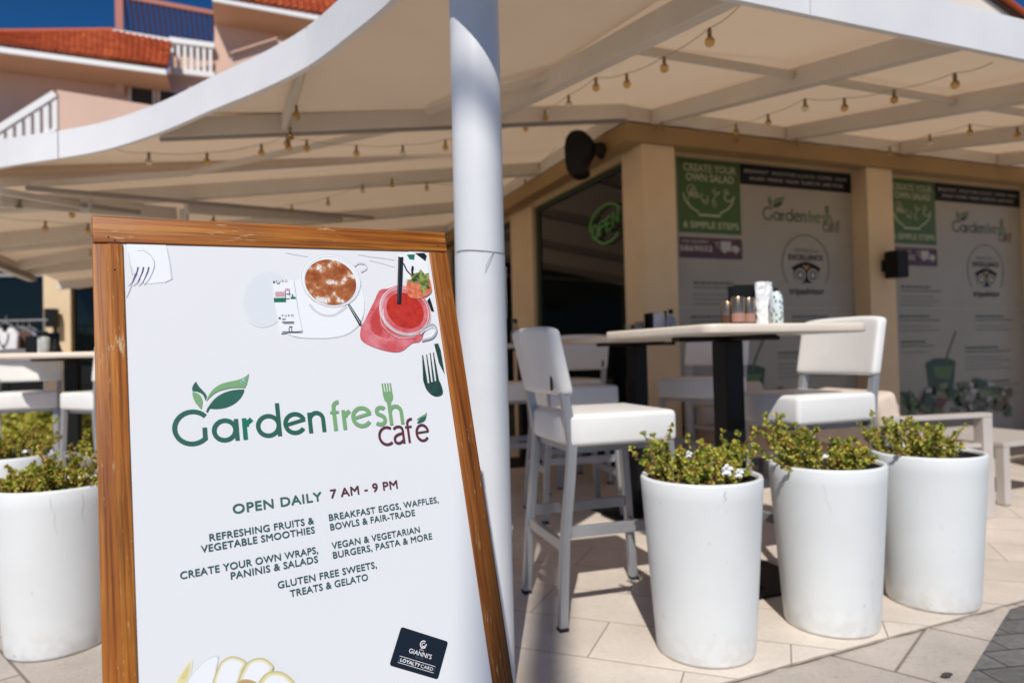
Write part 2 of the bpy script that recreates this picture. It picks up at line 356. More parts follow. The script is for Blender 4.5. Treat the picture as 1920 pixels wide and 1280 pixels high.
t_.col(t_.mix(1.0, t_.mix(1.0, br.outputs[0], cl, 'MULTIPLY'), fine, 'MULTIPLY'))
inv = t_.n('Math', operation='SUBTRACT'); inv.inputs[0].default_value = 1.0; t_.l(br.outputs['Fac'], inv.inputs[1]); t_.bump(inv.outputs[0], 0.5, 0.003)
m_ = M['concrete'] = mat('pavement stone', (.4, .36, .32), 0.8, 0, 0.3); t_ = NT(m_)
bk = t_.n('TexBrick'); bk.offset = 0.5; bk.inputs['Scale'].default_value = 1.0; bk.inputs['Brick Width'].default_value = 0.86; bk.inputs['Row Height'].default_value = 0.44; bk.inputs['Mortar Size'].default_value = 0.005
bk.inputs['Color1'].default_value = (.525, .47, .42, 1); bk.inputs['Color2'].default_value = (.485, .435, .39, 1); bk.inputs['Mortar'].default_value = (.23, .195, .165, 1)
t_.l(t_.coord((1, 1, 1), (0, 0, R(42)), (.13, .3, 0)), bk.inputs['Vector'])
sp = t_.ramp(t_.noise(t_.coord(), 60, 4, .7), [(.30, (.74, .72, .70)), (.45, (.98, .97, .96)), (.62, (1.0, 1.0, 1.0)), (.72, (1.25, 1.22, 1.18))])
st = t_.ramp(t_.noise(t_.coord(), 3.2, 4), [(.3, (.80, .79, .78)), (.7, (1.08, 1.06, 1.04))])
t_.col(t_.mix(1.0, t_.mix(1.0, bk.outputs[0], sp, 'MULTIPLY'), st, 'MULTIPLY')); t_.bump(t_.noise(t_.coord(), 90), 0.3, 0.003)
m_ = M['paver'] = mat('dark paver', (.1, .1, .1), 0.85, 0, 0.3); t_ = NT(m_)
bk = t_.n('TexBrick'); bk.offset = 0.5; bk.inputs['Scale'].default_value = 1.0; bk.inputs['Brick Width'].default_value = 0.21; bk.inputs['Row Height'].default_value = 0.105; bk.inputs['Mortar Size'].default_value = 0.004
bk.inputs['Color1'].default_value = (.155, .15, .145, 1); bk.inputs['Color2'].default_value = (.115, .112, .11, 1); bk.inputs['Mortar'].default_value = (.05, .047, .043, 1)
t_.l(t_.coord((1, 1, 1), (0, 0, R(-8))), bk.inputs['Vector'])
t_.col(t_.mix(1.0, bk.outputs[0], t_.ramp(t_.noise(t_.coord(), 30, 5, .7), [(.3, (.75, .75, .75)), (.7, (1.3, 1.28, 1.25))]), 'MULTIPLY')); t_.bump(t_.noise(t_.coord(), 70), 0.5, 0.004)

# ------------------------------------------------------------------ ground
g = MB(); g.poly([(-300, -300, 0), (300, -300, 0), (300, 300, 0), (-300, 300, 0)]); tag(g.build('pavement', M['concrete']), kind='structure')
KA = V((.668, 2.084, 0)); kd = V((math.sin(R(66)), math.cos(R(66)), 0))
g = MB(); k0 = KA - kd * 0.75
g.prism([k0, KA + kd * 14, KA + kd * 14 + uL * 8, V((-10, 16, 0)), V((-9, 4.6, 0)), V((-4.2, 4.15, 0)), V((-2.7, 3.85, 0)), V((-1.6, 3.35, 0)), V((-.8, 2.65, 0)), V((-.35, 2.05, 0))][::1], (0, 0, .006))
tag(g.build('patio_floor', M['tile']), kind='structure')
g = MB(); D0 = V((1.297, 2.035, 0)); D1 = V((1.836, 2.588, 0)); dd = (D0 - D1).normalized()
n_off = -V((kd.y * -1, kd.x, 0)) * 0.012
g.prism([D1 + n_off, D0 + dd * 6 + n_off, V((12, -4, 0)), KA + kd * 14 + n_off], (0, 0, .004))
tag(g.build('dark_paving', M['paver']), kind='structure')
g = MB(); kn = V((-kd.y, kd.x, 0)); rn_ = random.Random(8); L_, R_ = [], []
for i in range(160):
    p = KA + kd * (-.7 + i * .05); L_.append(p + kn * rn_.uniform(.001, .004)); R_.append(p - kn * rn_.uniform(.004, .011))
g.add([(p.x, p.y, .0075) for p in L_ + R_], [(i, 160 + i, 161 + i, i + 1) for i in range(159)])
tag(g.build('kerb_joint', varied('dirty joint', (.25, .20, .15), (.42, .36, .29), 14, .9)), kind='structure')
random.seed(5)
lf = MB(); c = atz(1776, 1267, .006)
lf.lathe([(.0, .0), (.012, .003), (.016, .007), (.009, .011), (.0, .012)], 9, (0, 0, 0)); o = lf.build('pebble', mat('dark pebble', (.05, .042, .035), .8), None, c, .4, True); o.scale = (1.3, .75, .8)
tag(o, 'small dark pebble lying on the pale pavement near the dark paving', 'pebble')

# ------------------------------------------------------------------ sandwich board
s_r = V((.8490, .5281, .0174)); s_u = V((-.1511, .2110, .9657)); s_n = V((.5063, -.8226, .2589))
s_n = s_r.cross(s_u).normalized(); s_u = s_n.cross(s_r).normalized(); s_r = s_r.normalized()
TL = aty(172, 405, 1.10)
LB = 1.2849                                             # board length from the top edge to the ground
base = TL - s_u * LB
sign = empty('sandwich_board', base)
sign.rotation_euler = Matrix((s_r, s_u, s_n)).transposed().to_euler()
tag(sign, 'wooden framed sandwich board with white cafe poster standing on the pavement', 'sandwich board')
def S(u, v):
    p = onp(u, v, TL, s_n) - TL; return (p.dot(s_r), p.dot(s_u))
def sf(x, y, h): return V((x, y + LB, h))
def spx(pts): return [S(*p) for p in pts]
b = MB(); b.bx(.02, .615, LB - 1.13, LB - .02, -.014, 0); b.build('poster_panel', M['poster'], sign, bevel=.001)
def rail(name, q, m, z0=-.022, z1=.0032):
    b = MB(); b.prism([sf(x, y, z0) for x, y in q], (0, 0, z1 - z0)); return b.build(name, m, sign, bevel=.0022, seg=3)
rail('top_rail', [(-.0005, 0), (.6345, .0085), (.6335, -.0355), (.0005, -.047)], M['wood_h'])
rail('side_rail', [(-.001, -.0488), (.0422, -.0478), (.030, -1.284), (-.0125, -1.2925)], M['wood_v'])
rail('side_rail', [(.5912, -.0375), (.6325, -.0372), (.6195, -1.276), (.578, -1.279)], M['wood_shade'])
rail('bottom_rail', [(.0335, -1.10), (.5785, -1.10), (.578, -1.15), (.033, -1.15)], M['wood_h'])
for (u, v) in ((215, 507), (203, 446), (215, 452), (820, 462)):
    x, y = S(u, v); b = MB(); b.lathe([(.0013, .0), (.0013, .0006), (0, .0006)], 10, sf(x, y, .0032)); b.build('nail', M['black'], sign)
# rear leaf of the A-frame, hinged at the top
b = MB(); q0 = V((.02, LB - .03, -.03)); a_ = R(27)
dn = V((0, -math.cos(a_), -math.sin(a_))); nn = V((0, math.sin(a_), -math.cos(a_)))
LR = 1.30
for x in (.02, .575): b.prism([V((x, LB - .03, -.03)), V((x + .042, LB - .03, -.03)), V((x + .042, LB - .03, -.03)) + dn * LR, V((x, LB - .03, -.03)) + dn * LR], nn * .025)
b.build('rear_leg_frame', M['wood_v'], sign, bevel=.002)
b = MB(); b.prism([V((.063, LB - .03, -.034)), V((.574, LB - .03, -.034)), V((.574, LB - .03, -.034)) + dn * 1.05, V((.063, LB - .03, -.034)) + dn * 1.05], nn * .012)
b.build('rear_panel', M['poster'], sign)
def arc(cx, cy, r, a0, a1, n=28, ry=None):
    ry = ry or r; return [(cx + r * math.cos(R(lerp(a0, a1, i / n))), cy + ry * math.sin(R(lerp(a0, a1, i / n)))) for i in range(n + 1)]
def bez(P, n=10):
    out = []
    for k in range(0, len(P) - 3, 3):
        p0, p1, p2, p3 = P[k:k + 4]
        for i in range(n):
            t = i / n; out.append(tuple((1 - t) ** 3 * p0[j] + 3 * (1 - t) ** 2 * t * p1[j] + 3 * (1 - t) * t * t * p2[j] + t ** 3 * p3[j] for j in (0, 1)))
    return out
def logo(b, fr, h, c_dk, c_lt, c_teal, c_ma, c_bl=None):
    """Garden fresh cafe wordmark, drawn in metres of the sandwich board's face"""
    W = .0070
    G = arc(.1268, -.3589, .0258, 41, 310, 48); b.ribbon(G + [(.1441, -.3782)], W, fr, h, c_dk); b.ribbon([(.1442, -.3805), (.1443, -.3606)], .0068, fr, h + .0001, c_dk)
    def ring(cx, cy, r): b.ribbon(arc(cx, cy, r, 0, 360, 40)[:-1], W, fr, h, c_dk, True)
    ring(.1742, -.3678, .0161); b.ribbon([(.1923, -.3507), (.1923, -.3863)], .0066, fr, h + .0001, c_dk)
    b.ribbon([(.2049, -.3507), (.2049, -.3863)], .0070, fr, h, c_teal); b.ribbon([(.2075, -.3640), (.2095, -.3585), (.2168, -.3530)], .0072, fr, h + .0001, c_teal)
    ring(.2427, -.3668, .0166); b.ribbon([(.2598, -.3295), (.2598, -.3858)], .0069, fr, h + .0001, c_dk)
    def ee(cx, cy, r, c, slant=.0100):
        b.ribbon(arc(cx, cy, r, 20, 324, 44), W, fr, h, c); b.ribbon([(cx - r, cy - slant * .18), (cx + r + .0012, cy + slant * .55)], .0058, fr, h + .0001, c)
    ee(.2868, -.3668, .0162, c_dk)
    def nn_(x0, x1, yt, c, top):
        b.ribbon([(x0, top), (x0, -.3863)], W, fr, h, c); r = (x1 - x0) / 2
        b.ribbon(arc((x0 + x1) / 2, yt - r * 1.05, r, 172, 0, 20, r * 1.05) + [(x1, -.3862)], W, fr, h + .0001, c)
    nn_(.3123, .3353, -.3516, c_dk, -.3503)
    b.ribbon([(.3559, -.3863), (.3559, -.3450)] + arc(.3655, -.3450, .0096, 180, 85, 12), W, fr, h, c_lt); b.ribbon([(.3488, -.3534), (.3645, -.3534)], .0046, fr, h + .0001, c_lt)
    b.ribbon([(.3727, -.3507), (.3727, -.3860)], .0070, fr, h, c_lt); b.ribbon([(.3755, -.3632), (.3775, -.3580), (.3845, -.3530)], .0070, fr, h + .0001, c_lt)
    ee(.4057, -.3660, .0164, c_lt)
    b.ribbon(bez([(.4500, -.3552), (.4465, -.3500), (.4345, -.3500), (.4345, -.3590), (.4345, -.3660), (.4490, -.3650), (.4488, -.3745), (.4486, -.3850), (.4340, -.3850), (.4302, -.3772)], 9), W, fr, h, c_lt)
    nn_(.4602, .4820, -.3516, c_lt, -.3440)
    for x in (.4524, .4575, .4627, .4679): b.ribbon([(x, -.3068), (x + .0002, -.3240)], .0031, fr, h + .0001, c_lt, False)
    b.flat([(.4508, -.3215), (.4514, -.3225), (.4550, -.3220), (.4560, -.3235), (.4600, -.3235), (.4612, -.3222), (.4645, -.3222), (.4662, -.3235), (.4690, -.3215), (.4697, -.3215), (.4703, -.3310), (.4690, -.3380), (.4648, -.3425), (.4640, -.3475), (.4566, -.3475), (.4562, -.3425), (.4522, -.3380), (.4510, -.3310)], fr, h + .0002, c_lt)
    w2 = .0047
    b.ribbon(arc(.4482, -.4050, .0145, 52, 308, 30, .0158), w2, fr, h + .0003, c_ma)
    b.ribbon(bez([(.4628, -.3945), (.4650, -.3890), (.4800, -.3870), (.4798, -.3985), (.4797, -.4050), (.4797, -.4100), (.4798, -.4222)], 9) + [(.4798, -.4222)], w2, fr, h + .0003, c_ma)
    b.ribbon(bez([(.4798, -.4030), (.4700, -.4040), (.4620, -.4060), (.4622, -.4140), (.4625, -.4230), (.4760, -.4230), (.4798, -.4130)], 9), w2, fr, h + .0004, c_ma)
    b.ribbon([(.4905, -.4220), (.4905, -.3880)] + arc(.4990, -.3868, .0085, 180, 75, 10), w2, fr, h + .0003, c_ma); b.ribbon([(.4850, -.3925), (.4988, -.3925)], .0036, fr, h + .0004, c_ma)
    b.ribbon(arc(.5185, -.4062, .0118, 8, 320, 34, .0148), w2, fr, h + .0003, c_ma); b.ribbon([(.5075, -.4055), (.5312, -.4045)], .0036, fr, h + .0004, c_ma)
    # leaves
    b.flat(bez([(.1367, -.2840), (.1330, -.2875), (.1296, -.2915), (.1300, -.2990), (.1400, -.3000), (.1470, -.3040), (.1482, -.3160), (.1500, -.3130), (.1508, -.3105), (.1508, -.3085), (.1480, -.3000), (.1400, -.2960), (.1367, -.2840)]), fr, h, c_dk)
    b.flat(bez([(.1300, -.3008), (.1400, -.3020), (.1450, -.3100), (.1438, -.3200), (.1430, -.3260), (.1418, -.3290), (.1408, -.3302), (.1380, -.3240), (.1290, -.3180), (.1300, -.3008)]), fr, h, c_lt)
    b.flat(bez([(.1492, -.3186), (.1530, -.3080), (.1600, -.2960), (.1740, -.2906), (.1880, -.2850), (.2080, -.2880), (.2190, -.2750), (.2170, -.2860), (.2130, -.2960), (.2107, -.2992), (.1980, -.2975), (.1850, -.2970), (.1700, -.3020), (.1620, -.3050), (.1550, -.3110), (.1492, -.3186)]), fr, h, c_lt)
    b.flat(bez([(.1482, -.3352), (.1500, -.3300), (.1515, -.3275), (.1530, -.3262), (.1620, -.3120), (.1780, -.2990), (.2095, -.3020), (.2060, -.3180), (.1850, -.3370), (.1545, -.3300), (.1530, -.3312), (.1520, -.3330), (.1510, -.3358), (.1500, -.3360), (.1490, -.3358), (.1482, -.3352)]), fr, h, c_dk)
    b.flat(bez([(.5102, -.3820), (.5130, -.3750), (.5240, -.3760), (.5332, -.3680), (.5330, -.3710), (.5328, -.3730), (.5320, -.3742), (.5240, -.3770), (.5160, -.3780), (.5102, -.3820)]), fr, h + .0003, c_lt)
    b.flat(bez([(.5100, -.3875), (.5150, -.3790), (.5230, -.3770), (.5312, -.3760), (.5280, -.3860), (.5200, -.3870), (.5100, -.3875)]), fr, h + .0003, c_dk)
    if c_bl is not None:
        for x, y, r in ((.2092, -.2862, .0022), (.2050, -.2890, .0012), (.2068, -.2905, .0008)):
            b.flat(arc(x, y, r, 0, 345, 14), fr, h + .0003, c_bl); b.flat(arc(x - r * .2, y + r * .25, r * .45, 0, 330, 8), fr, h + .0005, 5)
b = MB(); logo(b, sf, .0012, 0, 1, 2, 3, 4); b.build('logo', [M['p_dk'], M['p_lt'], M['p_teal'], M['p_maroon'], M['p_blue'], M['p_white']], sign)
b = MB()
b.text('OPEN DAILY', .1768, -.5020, sf, .1412, .0146, h=.0012, mi=0, bold=.016, space=1.08)
b.text('7 AM - 9 PM', .3334, -.5008, sf, .1218, .0146, h=.0012, mi=1, bold=.016, space=1.05)
b.build('opening_hours', [M['p_open'], M['p_maroon']], sign)
b = MB()
for kk_, (t_, x, y, wd, al) in enumerate((('REFRESHING FRUITS &', .3006, -.5376, .1606, 'R'), ('VEGETABLE SMOOTHIES', .3006, -.5527, .1736, 'R'), ('CREATE YOUR OWN WRAPS,', .3023, -.5855, .2060, 'R'), ('PANINIS & SALADS', .3007, -.6000, .1344, 'R'),
                         ('BREAKFAST EGGS, WAFFLES,', .3266, -.5372, .2038, 'L'), ('BOWLS & FAIR-TRADE', .3270, -.5530, .1540, 'L'), ('VEGAN & VEGETARIAN', .3260, -.5836, .1598, 'L'), ('BURGERS, PASTA & MORE', .3264, -.5990, .1812, 'L'),
                         ('GLUTEN FREE SWEETS,', .2341, -.6278, .1644, 'L'), ('TREATS & GELATO', .2516, -.6446, .1292, 'L'))):
    b.text(t_, x, y, sf, wd, .0106, al, .0012, 0, .011, 1.04)
    if kk_ % 2: b.build('menu_lettering', M['p_txt'], sign); b = MB()
# printed pictures -------------------------------------------------
def C3(pts): return [S(440 + x / 4, 440 + y / 4) for x, y in pts]
def sm(P, n=6):
    out = []; N = len(P)
    for i in range(N):
        a, b_, c_, d = (P[(i + k - 1) % N] for k in range(4))
        for k in range(n):
            t = k / n; out.append(tuple(.5 * (2 * b_[j] + (c_[j] - a[j]) * t + (2 * a[j] - 5 * b_[j] + 4 * c_[j] - d[j]) * t * t + (3 * b_[j] - a[j] - 3 * c_[j] + d[j]) * t ** 3) for j in (0, 1)))
    return out
def ell(cx, cy, rx, ry, rot, n=40):
    c_, s_ = math.cos(R(rot)), math.sin(R(rot))
    return [(cx + rx * math.cos(2 * math.pi * i / n) * c_ - ry * math.sin(2 * math.pi * i / n) * s_, cy + rx * math.cos(2 * math.pi * i / n) * s_ + ry * math.sin(2 * math.pi * i / n) * c_) for i in range(n)]
def soft(b, pts, h, cols, lo=.55, dh=6e-5):
    cx_ = sum(p[0] for p in pts) / len(pts); cy_ = sum(p[1] for p in pts) / len(pts)
    for k, c_ in enumerate(cols):
        q = 1 - (1 - lo) * k / max(1, len(cols) - 1); b.flat([(cx_ + (x - cx_) * q, cy_ + (y - cy_) * q) for x, y in pts], sf, h + dh * k, c_)
def cr(P, n=5):
    Q = smooth_curve([(x, y, 0) for x, y in P], n); return [(q.x, q.y) for q in Q]
b = MB(); H = [.0006 + .0003 * i for i in range(12)]
soft(b, C3(ell(235, 480, 175, 220, 20)), H[0], (8, 0), .93, 1e-4)                                 # pale saucer shadow and plate
b.flat(C3(sm([(500, 330), (700, 300), (900, 330), (970, 500), (950, 640), (860, 735), (720, 772), (520, 772), (430, 758), (380, 700), (400, 420)])), sf, H[1], 1)
b.ribbon(C3(cr([(972, 500), (955, 640), (862, 738), (722, 774), (520, 774), (432, 760)])), .0006, sf, H[2], 2)
b.flat(C3(sm([(560, 520), (590, 570), (660, 610), (740, 612), (810, 575), (840, 540), (700, 560)])), sf, H[2], 2)       # cup body
b.flat(C3(sm([(575, 500), (600, 560), (665, 598), (740, 600), (800, 560), (850, 500), (700, 540)])), sf, H[3], 1)
b.flat(C3(ell(720, 348, 228, 196, 22)), sf, H[4], 2); b.flat(C3(ell(720, 348, 222, 190, 22)), sf, H[5], 1)
b.ribbon(C3(ell(722, 350, 206, 178, 22)), .0008, sf, H[6], 2, True)
b.flat(C3(ell(716, 360, 196, 166, 22, 48)), sf, H[7], 3)                           # foam
b.ribbon(C3(cr([(890, 240), (930, 215), (975, 222), (985, 255), (945, 280)])), .004, sf, H[3], 2)
b.flat(C3([(845, 530), (860, 525), (945, 655), (945, 680), (930, 678)]), sf, H[8], 5); b.ribbon(C3([(855, 535), (938, 668)]), .0009, sf, H[9], 1)
b.ribbon(C3([(925, 150), (1010, 165), (1100, 175), (1200, 190)]), .0018, sf, H[0], 2); b.ribbon(C3([(1010, 195), (1100, 215), (1200, 245)]), .0014, sf, H[0], 2); b.ribbon(C3([(380, 135), (450, 150), (545, 165)]), .0014, sf, H[0], 2)
b.flat(C3([(285, 350), (440, 345), (470, 560), (505, 725), (345, 742), (300, 520)]), sf, H[6], 1); b.ribbon(C3([(440, 345), (470, 560), (505, 722), (345, 740)]), .0009, sf, H[7], 2)
for x, y, w_, h_, c_ in ((300, 432, 68, 34, 7), (290, 478, 90, 30, 6), (375, 408, 32, 14, 7), (372, 422, 6, 60, 4), (404, 420, 6, 40, 4), (380, 446, 34, 5, 4), (378, 482, 30, 5, 4), (415, 470, 38, 14, 6), (425, 450, 10, 24, 6), (283, 352, 16, 14, 4), (312, 366, 22, 6, 4), (325, 622, 16, 14, 4), (352, 634, 26, 6, 4), (350, 655, 92, 7, 4), (362, 667, 78, 3, 4), (404, 690, 24, 10, 4), (400, 704, 7, 22, 4), (420, 706, 7, 20, 4), (352, 728, 150, 5, 4)):
    b.flat(C3([(x, y), (x + w_, y - 1), (x + w_ + 3, y + h_), (x + 3, y + h_ + 1)]), sf, H[8], c_)
def tf(p, q):
    o_ = V(S(440 + p[0] / 4, 440 + p[1] / 4)); x_ = V(S(440 + q[0] / 4, 440 + q[1] / 4)) - o_; wl = x_.length; x_.normalize(); y_ = V((-x_.y, x_.x))
    return (lambda x, y, h: sf(o_.x + x_.x * x + y_.x * y, o_.y + x_.y * x + y_.y * y, h)), wl
for p, q in (((308, 364), (394, 358)), ((352, 620), (440, 616))):
    fr_, wl = tf(p, q); b.text('PURO', 0, 0, fr_, wl, .0043, 'L', H[8], 4, .0, 1.5)
b.build('coffee_picture', [M['p_pale'], M['p_white'], M['p_shadow'], M['p_coffee'], M['p_ink'], M['p_black'], M['p_teal'], M['p_stamp'], M['p_pale2']], sign)
b = MB()
b.flat(C3(sm([(1270, 140), (1420, 135), (1450, 270), (1470, 560), (1300, 380), (1262, 250)])), sf, H[0], 4); b.flat(C3([(1290, 150), (1350, 148), (1345, 190), (1310, 185)]), sf, H[1], 9)
b.flat(C3([(1350, 140), (1430, 200), (1440, 160), (1420, 138)]), sf, H[1], 5); b.ribbon(C3([(1265, 215), (1290, 270), (1320, 300)]), .003, sf, H[1], 5)
b.flat(C3(sm([(1150, 405), (1085, 420), (1040, 510), (975, 640), (945, 700), (950, 790), (1060, 850), (1190, 880), (1260, 868), (1330, 815), (1390, 800), (1420, 730), (1440, 620), (1380, 440), (1250, 380)])), sf, H[2], 0)
soft(b, C3(sm([(1130, 430), (1060, 520), (1000, 640), (1010, 740), (1090, 790), (1180, 800), (1140, 660)])), H[3], (0, 10), .8)
b.flat(C3(ell(1275, 575, 205, 175, 38)), sf, H[5], 3); b.flat(C3(ell(1278, 572, 196, 166, 38)), sf, H[6], 0); b.ribbon(C3(ell(1275, 575, 186, 157, 38)), .0016, sf, H[7], 3, True)
b.flat(C3(ell(1275, 572, 150, 122, 38)), sf, H[7], 1)
b.ribbon(C3(cr([(1110, 560), (1120, 650), (1220, 740), (1330, 745), (1420, 700)])), .0011, sf, H[8], 4); b.ribbon(C3(cr([(1085, 590), (1110, 690), (1220, 775), (1350, 770)])), .0010, sf, H[8], 3)
b.ribbon(C3(ell(1222, 582, 11, 11, 0, 12)), .0006, sf, H[8], 0, True)
b.ribbon(C3(cr([(1385, 745), (1420, 700), (1480, 675), (1510, 715), (1480, 770), (1400, 795)])), .0042, sf, H[8], 11); b.ribbon(C3(cr([(1390, 750), (1430, 712), (1480, 690), (1500, 720), (1470, 760), (1405, 785)])), .0015, sf, H[9], 4)
b.flat(C3(sm([(1285, 370), (1330, 330), (1410, 310), (1455, 330), (1470, 430), (1400, 478), (1320, 478), (1290, 440)])), sf, H[9], 6)
b.flat(C3([(1275, 345), (1330, 335), (1310, 300), (1370, 290), (1390, 262), (1420, 300), (1450, 290), (1450, 360), (1462, 420), (1430, 400), (1415, 460), (1390, 420), (1385, 370), (1330, 365)]), sf, H[10], 7)
b.ribbon(C3([(1330, 310), (1325, 270), (1332, 240)]), .0042, sf, H[10], 5)
b.flat(C3([(1222, 165), (1258, 165), (1244, 525), (1212, 522)]), sf, H[11], 5); b.flat(C3(ell(1240, 165, 19, 9, 4, 16)), sf, H[11] + .0002, 4); b.ribbon(C3([(1230, 185), (1220, 510)]), .0008, sf, H[11] + .0002, 8)
b.build('smoothie_picture', [M['p_pink'], M['p_red'], M['p_rose'], M['p_glass'], M['p_white'], M['p_black'], M['p_berry'], M['p_leaf'], M['p_ink'], M['p_teal'], M['p_red2'], M['p_grey']], sign)
b = MB()
for q in ([(1404, 902), (1412, 902), (1447, 1115), (1412, 1090)], [(1434, 896), (1441, 896), (1474, 1108), (1458, 1110)], [(1461, 886), (1468, 886), (1500, 1100), (1484, 1105)], [(1485, 882), (1492, 882), (1532, 1095), (1510, 1098)]): b.flat(C3(q), sf, H[1], 0)
b.flat(C3(sm([(1411, 1080), (1447, 1112), (1475, 1106), (1500, 1100), (1530, 1092), (1558, 1160), (1552, 1200), (1510, 1212), (1470, 1195), (1432, 1150)])), sf, H[2], 0)
b.build('fork_picture', M['p_dkfork'], sign); b = MB()
b.flat(C3([(1495, 820), (1525, 815), (1545, 870), (1575, 1050), (1530, 960)]), sf, H[1], 0); b.build('knife_picture', M['p_dkfork'], sign); b = MB()
b.flat(C3([(1462, 470), (1495, 575), (1475, 575), (1440, 500)]), sf, H[2], 1)
b.mi = [0] * len(b.mi); b.build('napkin_edge_picture', M['p_black'], sign)
def C2(pts): return [S(220 + x * 320 / 1862, 440 + y * 220 / 1280) for x, y in pts]
b = MB()
b.flat(C2([(100, 90), (520, 100), (545, 180), (590, 485), (520, 520), (300, 540), (120, 300)]), sf, H[0], 0)
b.ribbon(C2([(522, 98), (545, 178), (575, 340), (592, 486)]), [.0008, .0016, .0020, .0026], sf, H[1], 1); b.ribbon(C2([(592, 487), (520, 520)]), .0007, sf, H[1], 2)
b.flat(C2([(112, 195), (122, 195), (165, 440), (150, 430)]), sf, H[1], 1)
b.ribbon(C2([(280, 168), (360, 220), (400, 290), (405, 340), (385, 410), (345, 490), (288, 552)]), [.0006, .0009, .0013, .0014, .0013, .0010, .0006], sf, H[2], 2); b.ribbon(C2([(215, 180), (280, 170)]), .0005, sf, H[2], 1)
for x in (226, 285, 342):
    b.ribbon(C2([(x, 355), (x - 12, 410), (x - 40, 470), (x - 62, 520), (x - 110, 562)]), [.0022, .0020, .0013, .0009, .0005], sf, H[2], 3)
b.ribbon(C2([(190, 420), (150, 560), (120, 640), (96, 690)]), .0008, sf, H[2], 2)
b.build('fork_picture', [M['p_white'], M['p_shadow'], M['p_grey'], M['p_blueink']], sign)
def C6(pts): return [S(260 + x * 700 / 1920, 1140 + y * 140 / 384) for x, y in pts]
b = MB()
soft(b, C6(sm([(180, 400), (235, 300), (272, 255), (276, 300), (245, 400)])), H[0], (4, 5, 0), .4)
soft(b, C6(sm([(240, 400), (305, 300), (360, 255), (410, 243), (398, 320), (385, 400)])), H[1], (6, 2, 2), .75)
soft(b, C6(sm([(380, 410), (408, 300), (440, 260), (490, 245), (552, 272), (532, 320), (500, 410)])), H[2], (3, 5, 4, 2), .72)
soft(b, C6(sm([(505, 410), (542, 300), (580, 262), (640, 254), (692, 292), (682, 330), (640, 410)])), H[4], (3, 5, 4, 2), .70)
soft(b, C6(sm([(596, 430), (640, 342), (700, 320), (762, 338), (812, 400), (780, 470), (660, 480)])), H[6], (3, 0, 5, 4, 2), .68)
soft(b, C6(sm([(495, 400), (515, 368), (560, 362), (605, 378), (600, 400)])), H[9], (3, 1), .8)
b.build('fruit_picture', [M['p_yellow'], M['p_tan'], M['p_white'], flatc('print pale olive', (.50, .47, .27)), flatc('print cream', (.74, .71, .60)), flatc('print soft yellow', (.70, .63, .34)), flatc('print pale green grey', (.62, .66, .64))], sign)
# loyalty card, printed at an angle
c0, c1 = V(S(752, 1174)), V(S(840, 1202)); cx = (c1 - c0); cw = cx.length; cx.normalize(); cy = V((-cx.y, cx.x)); ch = abs((V(S(726, 1245)) - c0).dot(cy))
def cf(x, y, h):
    p = c0 + cx * x + cy * (y - ch); return sf(p.x, p.y, h)
b = MB(); rr = .004
pts = arc(cw - rr, ch - rr, rr, 0, 90, 6) + arc(rr, ch - rr, rr, 90, 180, 6) + arc(rr, rr, rr, 180, 270, 6) + arc(cw - rr, rr, rr, 270, 360, 6)
b.flat(pts, cf, H[1], 0); k = cw / 270.0
b.ribbon(arc(cw * .52, ch * .74, cw * .058, 60, 380, 26), cw * .016, cf, H[2], 1); b.ribbon(arc(cw * .525, ch * .735, cw * .030, 50, 340, 18), cw * .012, cf, H[2] + .0001, 1)
b.ribbon([(cw * .585, ch * .77), (cw * .57, ch * .66), (cw * .50, ch * .63)], cw * .012, cf, H[2] + .0002, 1)
b.ribbon([(cw * .475, ch * .575), (cw * .50, ch * .60), (cw * .52, ch * .585), (cw * .54, ch * .60), (cw * .565, ch * .575)], cw * .014, cf, H[2] + .0001, 2)
b.text("GIANNI'S", cw * .52, ch * .435, cf, cw * .47, ch * .115, 'C', H[2], 1, .004)
b.text('GROUP', cw * .52, ch * .355, cf, cw * .17, ch * .045, 'C', H[2], 3, .004)
x0, x1, y0, y1 = cw * .14, cw * .88, ch * .125, ch * .29
b.ribbon([(x0, y0), (x1, y0), (x1, y1), (x0, y1)], cw * .008, cf, H[2], 1, True)
b.text('LOYALTY', x0 + cw * .035, y0 + ch * .04, cf, cw * .40, ch * .085, 'L', H[2], 1, .02); b.text('CARD', x1 - cw * .03, y0 + ch * .04, cf, cw * .255, ch * .085, 'R', H[2], 1, .0)
b.build('loyalty_card_picture', [M['p_navy'], M['p_white'], M['p_stamp'], flatc('print dim grey', (.10, .10, .11))], sign)

# ------------------------------------------------------------------ support post
post = empty('support_post', (-.092, 2.08, 0)); tag(post, 'tall white round metal post holding up the canopy corner behind the wooden board', 'post')
b = MB(); b.lathe([(.077, .0), (.077, 1.304)], 56); b.build('lower_tube', M['white_metal'], post, smooth=True)
b = MB(); b.lathe([(.076, 1.3045), (.076, 2.40)], 56); b.build('upper_tube', M['white_metal'], post, smooth=True)
b = MB(); b.tube([(.078 * math.cos(a), .078 * math.sin(a), 1.309 + .004 * math.sin(a * 2)) for a in [R(-150 + 12 * i) for i in range(20)]] + [(.080, .02, 1.27), (.0785, .0, 1.23), (.0795, -.01, 1.16), (.078, -.01, 1.11)], .0011, 5)
b.tube([(.045, -.064, 1.305), (.03, -.081, 1.28), (.018, -.084, 1.252)], .0009, 5); b.build('wire', mat('thin grey wire', (.22, .21, .20), .5), post)

